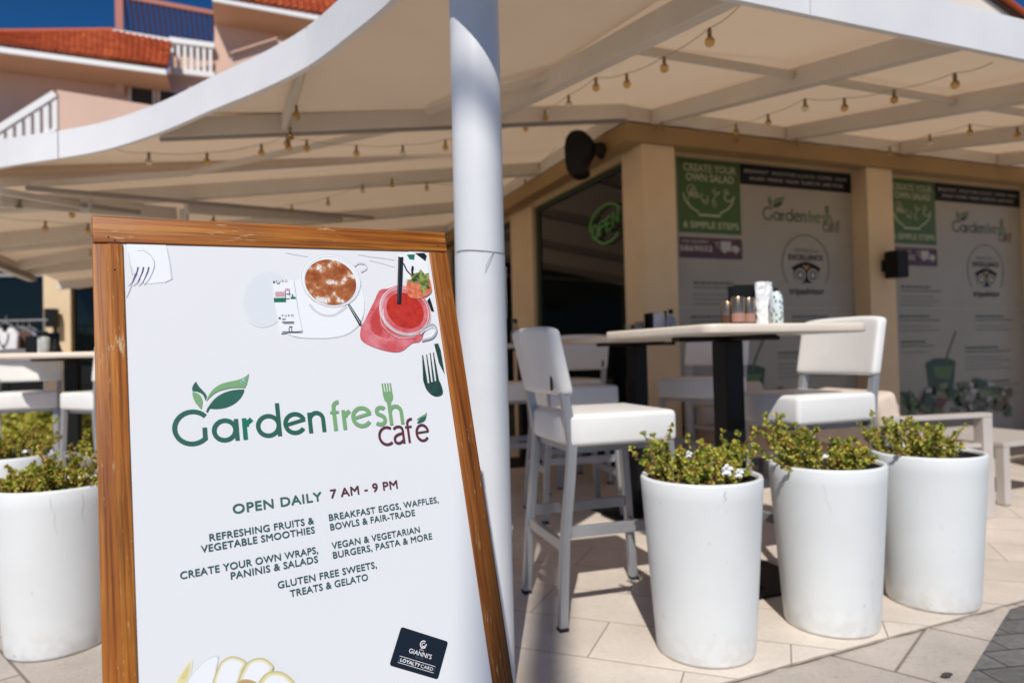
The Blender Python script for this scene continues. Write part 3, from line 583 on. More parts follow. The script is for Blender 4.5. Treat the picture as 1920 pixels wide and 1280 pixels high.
# ------------------------------------------------------------------ canopy
E = atz(1172, 225, 2.75)
A0 = atz(1383, 0, 2.30)
dRf = (E - A0).dot(uL)                       # from the right fascia line to the eave line
SL_L = .14
def Rpt(t, d, dz=0): return A0 + uR * t + uL * d + ZUP * ((E.z - .012 - 2.30) * d / dRf + dz)
def Lpt(s, along, dz=0): return E + nL * s + uL * along + ZUP * (-SL_L * s + dz)
nLpl = V((nL.x * SL_L, nL.y * SL_L, 1.0)); nRpl = V((-uL.x * (E.z - 2.312) / dRf, -uL.y * (E.z - 2.312) / dRf, 1.0))
def onL(u, v, dz=0): return onp(u, v, E + ZUP * dz, nLpl)
def onR(u, v, dz=0): return onp(u, v, A0 + ZUP * dz, nRpl)
def proj(P):
    d = P - CAM; z = d.dot(Fw); return (960 + FPX * d.dot(Rt) / z, 640 - FPX * d.dot(Up) / z)
def s_at(u, along=0):
    lo, hi = 0.0, 6.0
    for _ in range(50):
        m_ = (lo + hi) / 2
        if proj(Lpt(m_, along))[0] > u: lo = m_
        else: hi = m_
    return lo
canopy = empty('canopy', (-.092, 2.08, 2.40)); tag(canopy, 'large white canopy with curved fascia and tan fabric roof over the patio', 'canopy')
def cpart(b, name, m, **kw):
    b.v = [tuple(V(p) - V(canopy.location)) for p in b.v]; return b.build(name, m, canopy, **kw)
# fascia: bottom line left -> tip -> right
FP = [V((-4.30, 4.45, 2.15)), atz(0, 314, 2.20), atz(110, 297, 2.23), atz(200, 280, 2.25), atz(300, 248, 2.28), atz(400, 205, 2.30), atz(490, 168, 2.305), atz(577, 124, 2.30), atz(660, 62, 2.275), atz(735, -2, 2.25)]
FP += [V((-.31, 2.20, 2.25)), V((-.225, 1.97, 2.25)), V((-.13, 1.73, 2.255)), V((.01, 1.62, 2.265)), V((.15, 1.76, 2.28)), V((.30, 2.03, 2.295))]
FR = smooth_curve(FP, 7) 
FRr = [A0 - uR * .42, A0, A0 + uR * 1.4, A0 + uR * 7]
full = FR + FRr
def fh(p): return .165 if p.x < -2.0 else (.165 + .02 * min(1, (p.x + 2.0) / 2))
def fascia(P, z=0):
    b = MB(); P = [V(p) for p in P]; n = len(P)
    for i in range(n - 1):
        a, c = P[i], P[i + 1]
    inn = []
    for i, p in enumerate(P):
        d = (P[min(i + 1, n - 1)] - P[max(i - 1, 0)]); d.z = 0; d.normalize(); inn.append(V((-d.y, d.x, 0)) * .028)
    vs = []
    for p, q in zip(P, inn): vs += [p, p + ZUP * fh(p), p + q + ZUP * fh(p), p + q]
    fs = []
    for i in range(n - 1):
        for k in range(4): fs.append((i * 4 + k, i * 4 + (k + 1) % 4, (i + 1) * 4 + (k + 1) % 4, (i + 1) * 4 + k))
    fs += [(0, 1, 2, 3), ((n - 1) * 4 + 3, (n - 1) * 4 + 2, (n - 1) * 4 + 1, (n - 1) * 4)]
    b.add(vs, fs); return cpart(b, 'fascia_board', M['fascia'], smooth=True)
def cut(P, u):
    k = min(range(len(P)), key=lambda i: abs(proj(P[i])[0] - u) if P[i].y > 2.3 else 9e9); return k
i1, i2 = cut(FR, 113), cut(FR, 577)
def seg(P, a, c, last=False):
    Q = [V(p) for p in P[a:c + 1]]
    if not last: Q[-1] = Q[-1] + (Q[-2] - Q[-1]).normalized() * .006
    return Q
fascia(seg(FR, 0, i1)); fascia(seg(FR, i1, i2)); fascia(FR[i2:] + [FRr[0]]); fascia([FRr[0] + uR * .004] + FRr[1:2] + [A0 + uR * .35]); fascia([A0 + uR * .355, A0 + uR * 1.4, A0 + uR * 7])
# ledgers on the building
b = MB(); b.bar(E + uL * .035 + uR * -.0, E + uL * .035 + uR * 7, .07, .135); cpart(b, 'ledger', M['beam'], bevel=.004)
b = MB(); b.bar(E + uR * .035 + uL * .07, E + uR * .035 + uL * 9, .07, .135); cpart(b, 'ledger', M['beam'], bevel=.004)
BH = .115
sA = s_at(905); A1 = Lpt(sA, 0)
b = MB(); b.bar(A0 + uL * .03, A1, .075, BH); cpart(b, 'rafter', M['beam'], bevel=.004)
TS = [1.24, 2.56, 3.88, 5.2]
for t in TS:
    b = MB(); b.bar(Rpt(t, .03), Rpt(t, dRf), .075, BH); cpart(b, 'rafter', M['beam'], bevel=.004)
ED = 5.05; LS = [0, 1.63, 3.26, 4.89, 6.52, 8.1]; sB = s_at(300)
for k, al in enumerate(LS):
    b = MB(); b.bar(Lpt(0.0, al), Lpt(sB if k == 0 else ED, al), .075, BH); cpart(b, 'rafter', M['beam'], bevel=.004)
    if k == 0:
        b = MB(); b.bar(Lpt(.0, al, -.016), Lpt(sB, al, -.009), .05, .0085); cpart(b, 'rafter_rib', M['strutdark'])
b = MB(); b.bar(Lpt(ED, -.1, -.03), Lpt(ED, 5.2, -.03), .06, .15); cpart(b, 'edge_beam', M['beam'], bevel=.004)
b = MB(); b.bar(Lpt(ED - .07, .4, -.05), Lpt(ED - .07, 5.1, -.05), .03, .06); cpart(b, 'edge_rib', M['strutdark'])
# purlins and struts
def pur(p, q, w_=.032, h_=.04, m='beam', name='purlin'):
    b = MB(); b.bar(p, q, w_, h_); cpart(b, name, M[m], bevel=.002)
ts = [0.06] + TS
for a, c in zip(ts, ts[1:]): pur(Rpt(a + .04, dRf * .40, .055), Rpt(c - .04, dRf * .40, .055))
pur(onL(360, 328, .05), onL(742, 247, .05)); pur(onL(800, 215, .05), onp(1105, 128, A0, nRpl))
pur(onL(60, 352, .02), onL(360, 330, .02))
pur(lerp(Lpt(s_at(531), 0, .02), Lpt(s_at(531), 0, .02), 1), atz(570, 131, 2.36), .03, .075, 'beam', 'strut')
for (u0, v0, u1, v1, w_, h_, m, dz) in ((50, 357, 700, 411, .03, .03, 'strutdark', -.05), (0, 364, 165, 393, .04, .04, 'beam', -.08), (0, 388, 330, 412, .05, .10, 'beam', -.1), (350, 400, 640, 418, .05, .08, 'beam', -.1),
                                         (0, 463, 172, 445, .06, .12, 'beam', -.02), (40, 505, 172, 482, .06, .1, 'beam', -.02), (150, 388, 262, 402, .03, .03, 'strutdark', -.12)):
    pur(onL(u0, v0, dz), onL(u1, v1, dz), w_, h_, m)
for (u, v0, v1) in ((163, 372, 400), (345, 392, 420)):
    p = onL(u, v0, -.05); q = aty(u, v1, p.y); b = MB(); b.box((p + q) / 2, (.06, .04, (p - q).length)); cpart(b, 'strut', M['beam'])
# fabric
def top(p, dz): return V(p) + ZUP * dz
b = MB(); b.keepn = False
FT = [top(p, fh(p) - .004) for p in FR] + [top(A0, .18)]
kB = min(range(len(FR)), key=lambda i: (FR[i] - Lpt(sB, 0)).length)
outer = [top(p, fh(p) - .004) for p in FR[kB:]] + [top(FRr[0], .18), top(A0, .18)]
inner = [top(FR[kB], fh(FR[kB]) - .004), Lpt(sB * .75, 0, BH + .003), Lpt(sA, 0, BH + .003), top(lerp(A1, A0, .5), BH + .02), top(A0, .181)]
b.loft(inner, outer, 90, 8, sag=.0)
cpart(b, 'corner_fabric', M['fabric2'], smooth='all'); b = MB()
b.loft([Lpt(sA, 0, BH + .003), Lpt(0, 0, BH + .003), Rpt(TS[0], dRf, BH + .003)], [top(A0, .18), Rpt(TS[0], 0, .18)], 24, 10, sag=.02)
tt = TS + [7.0]
for a, c in zip(tt, tt[1:]): b.loft([Rpt(a, dRf, BH + .003), Rpt(c, dRf, BH + .003)], [Rpt(a, 0, .18), Rpt(c, 0, .18)], 14, 10, sag=.025)
left1 = [top(FR[kB], fh(FR[kB]) - .004)] + [top(p, fh(p) - .004) for p in FR[kB - 1:0:-1]] + [top(FR[0], .16), Lpt(ED, 1.0, .12), Lpt(ED, LS[1], BH + .003)]
b.loft([Lpt(0, 0, BH + .003), Lpt(0, LS[1], BH + .003)], left1, 40, 12, sag=.02)
# along the front beam the first bay meets the corner panel
b.loft([Lpt(0, 0, BH + .003), Lpt(sB * .75, 0, BH + .003), top(FR[kB], fh(FR[kB]) - .004)], [Lpt(.0, .02, BH + .003), Lpt(sB * .75, .03, BH + .003), top(FR[kB], fh(FR[kB]) - .003)], 20, 3)
for a, c in zip(LS[1:], LS[2:]): b.loft([Lpt(0, a, BH + .003), Lpt(0, c, BH + .003)], [Lpt(ED, a, BH + .003), Lpt(ED, c, BH + .003)], 12, 16, sag=.025)
cpart(b, 'fabric_roof', M['fabric'], smooth='all')

# ------------------------------------------------------------------ string lights
bulb_c = 0
def string(name, pts, bulbs, label, drop=.045):
    global bulb_c
    root = empty(name, pts[0]); o0 = V(pts[0])
    tag(root, label, 'string lights', 'strings of amber bulbs under the canopy')
    P = []
    for a, c in zip(pts, pts[1:]):
        for i in range(6):
            t = i / 6; P.append(lerp(V(a), V(c), t) - ZUP * (.012 * 4 * t * (1 - t)))
    P.append(V(pts[-1]))
    b = MB(); b.tube([p - o0 for p in P], .0022, 5); b.build('cable', M['cable'], root)
    for i in bulbs:
        p = V(pts[i]) - o0; r = .0215
        s_ = MB(); s_.lathe([(.008, -.036), (.0095, -.034), (.0095, -.008), (.006, 0), (.0, .001)], 10, p); sk = s_.build('socket', M['socket'], root, smooth=True)
        g_ = MB(); prof = [(.0, -.036 - 2 * r * 1.08)] + [(r * math.sin(R(a)), -.036 - r * 1.08 - r * 1.02 * math.cos(R(a))) for a in range(15, 150, 15)] + [(.0088, -.038), (.0, -.0375)]
        g_.lathe(prof, 14, p); g_.build('bulb', M['clear'] if bulb_c % 6 == 4 else M['amber'], root, smooth='all'); bulb_c += 1
    return root
string('string_light', [onR(1388, 10, .05), onR(1330, 53, .0), onR(1245, 106), onR(1175, 138), onR(1117, 145), onR(1066, 178), onR(1022, 206), onR(985, 228), onR(955, 232)], range(1, 8), 'string of amber bulbs running from the right fascia down to the post')
string('string_light', [onR(1862, 117, .05), onR(1790, 137), onR(1676, 168), onR(1583, 184), onR(1509, 185), onR(1440, 214), onR(1380, 232), onR(1310, 246)], range(1, 8), 'string of amber bulbs crossing the right bay towards the corner pillar')
string('string_light', [onR(1922, 228), onR(1907, 238), onR(1818, 233), onR(1743, 252), onR(1668, 274), onR(1605, 280), onR(1493, 258), onR(1380, 250), onR(1240, 228)], range(1, 9), 'string of amber bulbs looped along the wall beam above the window graphics')
string('string_light', [onL(214, 279, .04), onL(279, 286), onL(388, 286), onL(490, 270), onL(538, 252), onL(575, 262), onL(668, 272), onL(755, 272), onL(835, 262), onL(950, 240)], range(1, 9), 'string of amber bulbs across the first bay left of the post')
string('string_light', [onL(385, 400, .02), onL(400, 402), onL(475, 393), onL(547, 383), onL(615, 370), onL(680, 345), onL(735, 334), onL(800, 342), onL(870, 346)], range(1, 8), 'string of amber bulbs just above the top of the wooden board')
string('string_light', [atz(573, 132, 2.33), lerp(atz(573, 132, 2.30), Lpt(s_at(540), 0, -.01), .45), lerp(atz(566, 150, 2.30), Lpt(s_at(540), 0, -.01), .8), Lpt(s_at(541), 0, -.03)], range(1, 4), 'short string of bulbs hanging beside the strut under the curved fascia')
string('string_light', [onL(-12, 370, -.05), onL(37, 374, -.05), onL(135, 388, -.05), onL(200, 396, -.05)], range(1, 3), 'string of bulbs along the truss at the far left of the canopy')
string('string_light', [onL(-10, 405, -.1), onL(85, 414, -.1), onL(165, 418, -.1), onL(240, 424, -.1)], range(1, 3), 'lower string of bulbs at the far left under the truss')
string('string_light', [Lpt(.3, .6, -.02), onL(985, 336, .0), Lpt(.12, 2.6, .0)], range(1, 2), 'single bulb on the cable beside the left wall beam')

# ------------------------------------------------------------------ cafe building (local x along the right facade, y into the building)
K = E + uR * .16 + uL * .03; K.z = 0
cafe = empty('cafe_building', K, ROTB); tag(cafe, 'cream cafe building with ochre band, corner pillar and graphic covered shop windows', 'building')
def kb(u, v, b_=0.0):
    """pixel -> (a, z) on the plane b = b_ parallel to the right facade"""
    p = onp(u, v, K + uL * b_, nR) - K; return p.dot(uR), p.z
def ka(u, v, a_=0.0):
    p = onp(u, v, K + uR * a_, nL) - K; return p.dot(uL), p.z
Zb = E.z - .012; zband = E.z - .15; ztop = zband - .001
c1 = kb(1268, 400)[0]; c2a, c2b = kb(1625, 330)[0], kb(1673, 330)[0]; sp_ = c2b - c1
WB = .17                                            # window recess
cl = ka(1165, 300)[0]
zw = kb(1269, 294, WB)[1]                            # window head
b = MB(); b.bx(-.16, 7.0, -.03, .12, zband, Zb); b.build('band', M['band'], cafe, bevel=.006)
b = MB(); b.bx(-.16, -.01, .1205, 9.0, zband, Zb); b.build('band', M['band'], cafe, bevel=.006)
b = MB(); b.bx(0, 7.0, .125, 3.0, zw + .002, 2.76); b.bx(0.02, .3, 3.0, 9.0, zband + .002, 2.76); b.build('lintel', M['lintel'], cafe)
pil = [(0, c1)] + [(c2a + sp_ * i, c2b + sp_ * i) for i in range(3)]
for i, (x0, x1) in enumerate(pil):
    b = MB(); b.bx(x0, x1, 0, cl if i == 0 else .30, 0, ztop); b.build('pillar', M['cream'], cafe, bevel=.006)
x0_, x1_ = pil[2][1], pil[3][0]
b = MB(); b.bx(x0_ + .001, x1_ - .001, .17, .19, .02, zw); b.build('window_glass', M['glass'], cafe)
b = MB(); b.bx(pil[3][1] + .001, 7.0, .05, .3, 0, zband - .002); b.bx(6.75, 6.999, .301, 9.0, 0, zband - .002); b.build('wall', M['cream'], cafe)
b = MB(); b.bx(.3, 6.749, 8.6, 8.9, 0, zband - .002); b.build('wall', M['cream'], cafe)
y0_, y1_ = ka(997, 430)[0], ka(957, 440)[0]
LP = [(y0_, y1_), (y0_ + 3.1, y0_ + 3.5)]
for (y0, y1) in LP:
    b = MB(); b.bx(0, .3, y0, y1, 0, ztop); b.build('pillar', M['cream'], cafe, bevel=.006)
# left glass bays
zg = ka(1163, 309, .06)[1]
bays = [(cl, y0_), (y1_, y0_ + 3.1), (y0_ + 3.5, 9.0)]
for y0, y1 in bays:
    b = MB(); b.bx(.06, .085, y0 + .001, y1 - .001, .02, zg); b.build('window_glass', M['glass'], cafe)
    b = MB(); b.bx(.045, .10, y1 - .09, y1 - .002, .02, zg - .001); b.bx(.046, .10, y0 + .002, y0 + .045, .02, zg - .001); b.bx(.044, .10, y0 + .046, y1 - .091, zg - .05, zg - .002); b.build('window_frame', M['greenframe'], cafe)
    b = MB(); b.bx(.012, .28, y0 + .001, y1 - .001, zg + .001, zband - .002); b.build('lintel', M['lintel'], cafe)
# upper storey seen over the right fascia
q = [kb(1340, -300, .6), kb(1700, -110, .6), kb(1860, -4, .6), kb(1988, 78, .6), kb(1990, 250, .6), kb(1340, 250, .6)]
b = MB(); b.prism([V((x, .6, z)) for x, z in q], (0, 2.5, 0)); b.build('upper_wall', varied('upper cream stucco', (.70, .65, .59), (.66, .61, .55), 1, .85), cafe)
e0, e1 = q[1], (q[3][0] + .4, q[3][1] - .26)
b = MB(); dv = V((e1[0] - e0[0], 0, e1[1] - e0[1])).normalized(); up_ = V((-dv.z, 0, dv.x))
b.prism([V((e0[0], .545, e0[1])), V((e1[0], .545, e1[1])), V((e1[0], .545, e1[1])) + up_ * .03, V((e0[0], .545, e0[1])) + up_ * .03], (0, 2.5, 0))
b.build('verge_board', mat('dark verge', (.045, .02, .012), .7), cafe)
b = MB(); b.prism([V((e0[0], .50, e0[1])) + up_ * .032, V((e1[0], .50, e1[1])) + up_ * .032, V((e1[0], .50, e1[1])) + up_ * .085, V((e0[0], .50, e0[1])) + up_ * .085], (0, 2.6, 0))
b.build('roof', M['rooftile'], cafe, bevel=.02)
# window graphics
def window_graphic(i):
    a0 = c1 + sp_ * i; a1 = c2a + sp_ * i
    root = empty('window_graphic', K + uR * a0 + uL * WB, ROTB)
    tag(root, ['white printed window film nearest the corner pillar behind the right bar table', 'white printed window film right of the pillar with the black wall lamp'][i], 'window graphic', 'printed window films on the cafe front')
    W_ = a1 - a0
    def fr(x, y, h): return V((x - c1, -h, y))
    Q = lambda u, v: kb(u, v, WB)
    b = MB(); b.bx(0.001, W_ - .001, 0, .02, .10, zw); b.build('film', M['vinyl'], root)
    b = MB(); b.bx(0.001, W_ - .001, -.012, .018, .02, .099); b.build('sill', M['greychair'], root)
    gx0, gz0 = Q(1272, 298); gx1, gz1 = Q(1390, 441); tz = Q(1330, 310)[1]
    zt = zw - .004
    b = MB()
    b.flat([(gx0 - .02, gz1), (gx1, gz1), (gx1, zt), (gx0 - .02, zt)], fr, .002, 0)
    gw = gx1 - gx0; gh = zt - gz1
    b.text('CREATE YOUR', gx0 + gw * .5, gz1 + gh * .835, fr, gw * .86, gh * .10, 'C', .004, 1, .02); b.text('OWN SALAD', gx0 + gw * .5, gz1 + gh * .705, fr, gw * .78, gh * .10, 'C', .004, 1, .02)
    b.text('6 SIMPLE STEPS', gx0 + gw * .5, gz1 + gh * .07, fr, gw * .90, gh * .085, 'C', .004, 1, .02)
    cx_, cz = gx0 + gw * .47, gz1 + gh * .53
    b.ribbon(arc(cx_, cz, gw * .41, 180, 243, 14, gh * .27) + [(cx_ - gw * .17, gz1 + gh * .245), (cx_ + gw * .17, gz1 + gh * .245)] + arc(cx_, cz, gw * .41, 297, 360, 14, gh * .27), .014, fr, .004, 1)
    random.seed(3)
    for k in range(16):
        x = cx_ + gw * random.uniform(-.33, .33); z = cz + gh * random.uniform(-.13, .10) * (1 - abs(x - cx_) / gw)
        b.ribbon(arc(x, z, gw * random.uniform(.03, .07), random.uniform(0, 180), random.uniform(200, 420), 9), .007, fr, .004 + k * .0002, 1)
    b.build('salad_poster', [M['vgreen'], M['vpale']], root)
    px1, pz0 = Q(1392, 487); pz1 = Q(1392, 449)[1]; pw = px1 - gx0; ph = pz1 - pz0
    b = MB(); b.flat([(gx0 - .02, pz0), (px1 - .01, pz0), (px1, pz0 + .01), (px1, pz1 - .01), (px1 - .01, pz1), (gx0 - .02, pz1)], fr, .002, 0)
    b.text('FOR DELIVERY', gx0 + pw * .02, pz0 + ph * .72, fr, pw * .42, ph * .14, 'L', .004, 1, .01); b.text('5869032', gx0 - pw * .02, pz0 + ph * .34, fr, pw * .52, ph * .26, 'L', .004, 1, .02)
    for k in range(5): b.flat([(gx0 + pw * (.04 + .18 * k), pz0 + ph * .12), (gx0 + pw * (.18 + .18 * k), pz0 + ph * .12), (gx0 + pw * (.18 + .18 * k), pz0 + ph * .17), (gx0 + pw * (.04 + .18 * k), pz0 + ph * .17)], fr, .004, 2)
    b.flat([(gx0 + pw * .64, pz0 + ph * .45), (gx0 + pw * .81, pz0 + ph * .45), (gx0 + pw * .81, pz0 + ph * .86), (gx0 + pw * .64, pz0 + ph * .86)], fr, .004, 1)
    b.flat([(gx0 + pw * .64, pz0 + ph * .38), (gx0 + pw * .95, pz0 + ph * .38), (gx0 + pw * .95, pz0 + ph * .56), (gx0 + pw * .90, pz0 + ph * .66), (gx0 + pw * .83, pz0 + ph * .66), (gx0 + pw * .83, pz0 + ph * .44), (gx0 + pw * .64, pz0 + ph * .44)], fr, .0045, 1)
    for x in (.70, .89): b.flat(arc(gx0 + pw * x, pz0 + ph * .36, ph * .085, 0, 345, 14), fr, .005, 1)
    for k in range(3): b.ribbon([(gx0 + pw * (.53 + .02 * k), pz0 + ph * (.80 - .12 * k)), (gx0 + pw * .63, pz0 + ph * (.80 - .12 * k))], .006, fr, .004, 1)
    b.build('delivery_sign', [M['vpurple'], M['vwhite'], M['vmaroon']], root)
    bz = Q(1400, 346)[1]; bx1 = a1 - a0 + c1 - .002
    b = MB(); b.flat([(gx1 + .002, bz), (bx1, bz), (bx1, zt), (gx1 + .002, zt)], fr, .002, 0); bh = zt - bz; bw = bx1 - gx1
    b.text('BREAKFAST  SMOOTHIES & JUICES  COFFEE  CRAPS', gx1 + bw * .5, bz + bh * .58, fr, bw * .92, bh * .17, 'C', .004, 1, .0)
    b.text('SALADS  PANINIS  WRAPS  BURRITOS  AND MORE', gx1 + bw * .5, bz + bh * .24, fr, bw * .84, bh * .17, 'C', .004, 1, .0)
    b.build('menu_banner', [M['vblack'], M['vwhite']], root)
    lx0, lz0 = Q(1430, 412); lx1, _ = Q(1574, 432); kk = (lx1 - lx0) / (.5318 - .0975)
    b = MB(); logo(b, lambda x, y, h: fr(lx0 + (x - .0975) * kk, lz0 + (y + .3863) * kk, h), .003, 0, 1, 0, 2); b.build('logo', [M['vdkgreen'], M['vltgreen'], M['vmaroon']], root)
    ex, ez = Q(1511, 497); ew = Q(1554, 497)[0] - ex; et = Q(1511, 441)[1] - ez
    b = MB(); b.ribbon(arc(ex, ez, ew, -38, 218, 40, et), .009, fr, .003, 0)
    b.text('CERTIFICATE of', ex, ez + et * .42, fr, ew * 1.05, et * .12, 'C', .003, 0, .0); b.text('EXCELLENCE', ex, ez + et * .17, fr, ew * 1.45, et * .17, 'C', .003, 1, .02)
    b.text('tripadvisor', ex, ez - et * .97, fr, ew * 1.5, et * .22, 'C', .003, 1, .01)
    b.flat(bez([(ex - ew * .66, ez - et * .12), (ex - ew * .40, ez + et * .02), (ex - ew * .2, ez + et * .10), (ex, ez + et * .10), (ex + ew * .2, ez + et * .10), (ex + ew * .40, ez + et * .02), (ex + ew * .66, ez - et * .12), (ex + ew * .5, ez - et * .14), (ex + ew * .54, ez - et * .2), (ex + ew * .52, ez - et * .35), (ex + ew * .5, ez - et * .62), (ex + ew * .1, ez - et * .6), (ex, ez - et * .60), (ex - ew * .1, ez - et * .6), (ex - ew * .5, ez - et * .62), (ex - ew * .52, ez - et * .35), (ex - ew * .54, ez - et * .2), (ex - ew * .5, ez - et * .14), (ex - ew * .66, ez - et * .12)]), fr, .003, 1)
    b.flat([(ex - ew * .18, ez - et * .02), (ex + ew * .18, ez - et * .02), (ex, ez - et * .18)], fr, .004, 3)
    for s_ in (-1, 1):
        b.flat(arc(ex + s_ * ew * .27, ez - et * .34, ew * .225, 0, 350, 24), fr, .005, 2); b.ribbon(arc(ex + s_ * ew * .27, ez - et * .34, ew * .13, 0, 350, 24), ew * .06, fr, .006, 1, True)
    b.build('award_badge', [M['volive'], M['vblack'], M['vwhite'], M['vorange']], root)
    b = MB()
    for (u, v, wd, rows) in ((1300, 530, 100, 4), (1295, 594, 100, 3), (1485, 594, 90, 3), (1458, 662, 110, 5), (1490, 735, 100, 4), (1300, 650, 80, 2)):
        x, z = Q(u, v); wm = Q(u + wd, v)[0] - x
        for k in range(rows + 1):
            hh = .011 if k == 0 else .006; ww = wm * (.75 if k == 0 else (1.0 if k % 2 else .8)); zz = z - (.038 * k + (.02 if k > 1 else 0))
            n = 1 if k == 0 else 1
            xx = x
            while xx < x + ww - .01:
                wl = min(random.uniform(.018, .06), x + ww - xx); b.flat([(xx, zz - hh), (xx + wl, zz - hh), (xx + wl, zz + hh), (xx, zz + hh)], fr, .003, 0 if k == 0 else (2 if k == 1 else 1)); xx += wl + .010
    x, z = Q(1520, 577); b.flat([(c1 + .002, z - .003), (bx1, z - .003), (bx1, z + .003), (c1 + .002, z + .003)], fr, .0035, 3)
    b.build('menu_lines', [M['vgrey'], mat('vinyl mid grey', (.185, .175, .16), .4), M['volive'], M['vwhite']], root)
    gx, gz = Q(1400, 720)
    b = MB()
    b.flat([(gx - .17, gz - .22), (gx + .14, gz - .22), (gx + .20, gz + .13), (gx + .1, gz + .16), (gx - .1, gz + .16), (gx - .22, gz + .12)], fr, .003, 0)
    b.flat([(gx - .10, gz - .02), (gx + .1, gz - .05), (gx + .16, gz + .08), (gx - .12, gz + .09)], fr, .004, 1)
    b.ribbon([(gx + .05, gz + .10), (gx + .12, gz + .25), (gx + .22, gz + .42)], .018, fr, .005, 2)
    b.build('green_drink_picture', [M['vdkgreen'], M['vltgreen'], M['volive']], root)
    b = MB(); random.seed(20 + i)
    for k in range(95):
        x = c1 + .05 + random.random() * (W_ - .35); z = .35 + random.random() * .28 - .10 * abs(x - c1 - W_ / 2); r_ = random.uniform(.025, .085)
        b.flat([(x + r_ * (1 + .25 * math.sin(3 * a + k)) * math.cos(a), z + r_ * .7 * (1 + .25 * math.cos(2 * a + k)) * math.sin(a)) for a in [2 * math.pi * j / 16 for j in range(16)]], fr, .004 + k * .0003, random.choice((0, 0, 0, 1, 1, 2, 2, 2, 3, 4, 5, 6, 6)))
    b.build('vegetable_picture', [M['vdkgreen'], M['vltgreen'], M['volive'], M['vwhite'], mat('vinyl brown', (.10, .06, .03), .4), mat('vinyl red', (.11, .02, .02), .4), mat('vinyl lettuce', (.16, .18, .10), .4)], root)
for i in range(2): window_graphic(i)
# neon OPEN sign on the left glass
nx, nz = ka(1136, 420, .03)
neon = empty('neon_sign', K + uR * .03 + uL * nx + ZUP * 0, ROTB); neon.location.z = nz
tag(neon, 'green neon OPEN sign with curved strokes in the dark shop window', 'neon sign')
hw = abs(ka(1106, 420, .03)[0] - nx); hh = abs(ka(1136, 384, .03)[1] - nz)
def nf(x, y): return V((0, -x * hw, y * hh))
b = MB()
b.tube([nf(1.0 * math.cos(R(a)), 1.0 * math.sin(R(a))) for a in range(35, 190, 8)], .008, 6); b.tube([nf(.8 * math.cos(R(a)) + .05, .85 * math.sin(R(a)) - .15) for a in range(205, 330, 8)], .008, 6)
b.build('ring_tube', M['neon'], neon)
b = MB(); L_ = lambda pts: b.tube([nf(*p) for p in pts], .008, 6)
L_([(-.68 + .17 * math.cos(R(a)), -.22 + .36 * math.sin(R(a))) for a in range(0, 361, 24)])
L_([(-.42, -.55), (-.38, .18), (-.12, .22), (-.06, -.02), (-.38, -.12)]); L_([(.28, .36), (.02, .28), (.02, -.40), (.30, -.32)]); L_([(.02, -.06), (.24, .0)]); L_([(.40, -.28), (.42, .46), (.70, -.10), (.74, .62)])
b.build('letter_tube', M['neon'], neon)
# loudspeaker on the left band
sp0 = onp(1100, 290, E - uR * .16, nL); sy = sp0.y - .12
Z1 = lambda u, v: aty(940 + u * 360 / 1920, 180 + v * 240 / 1280, sy)
spk = empty('loudspeaker', Z1(760, 560)); tag(spk, 'black wall loudspeaker tilted down under the canopy at the building corner', 'loudspeaker')
o0 = V(spk.location)
b = MB(); b.prism([Z1(*p) - o0 for p in ((640, 400), (690, 345), (750, 325), (820, 340), (890, 400), (915, 450), (900, 540), (860, 600), (832, 655), (856, 740), (800, 780), (740, 793), (685, 790), (648, 740), (628, 640), (622, 500))], (.06, .19, 0)); b.build('cabinet', M['black'], spk, bevel=.025, seg=4)
b = MB(); b.prism([Z1(*p) - o0 + V((.03, .06, 0)) for p in ((900, 440), (975, 428), (990, 500), (970, 560), (930, 585), (895, 560))], (.04, .10, 0)); b.build('bracket', M['black'], spk, bevel=.006)
b = MB(); b.bar(Z1(965, 500) - o0 + V((.04, .10, 0)), onp(1128, 275, E - uR * .002, nL) + V((.02, .05, 0)) - o0, .04, .04); b.build('wall_arm', M['black'], spk)
# wall lamp on the second pillar
def wall_lamp(P, rz, label, sx=.12, sz=.165):
    r_ = empty('wall_lamp', P, rz); tag(r_, label, 'wall lamp', 'black box wall lamps on pillars')
    b = MB(); b.bx(-.045, .045, -.05, .0, -.05, .05); b.build('mount', M['black'], r_, bevel=.003)
    b = MB(); b.bx(-sx / 2, sx / 2, -.05 - sx, -.0505, -sz / 2, sz / 2); b.build('housing', M['black'], r_, bevel=.004)
    b = MB(); b.bx(-sx * .35, sx * .35, -.05 - sx * .85, -.05 - sx * .15, sz / 2 + .0005, sz / 2 + .004); b.build('lens', mat('lamp lens', (.3, .29, .27), .2), r_)
    return r_
la, lz = kb(1659, 499)
wall_lamp(K + uR * la + ZUP * lz, ROTB, 'black box wall lamp on the cream pillar between the two printed windows', .135, .235)

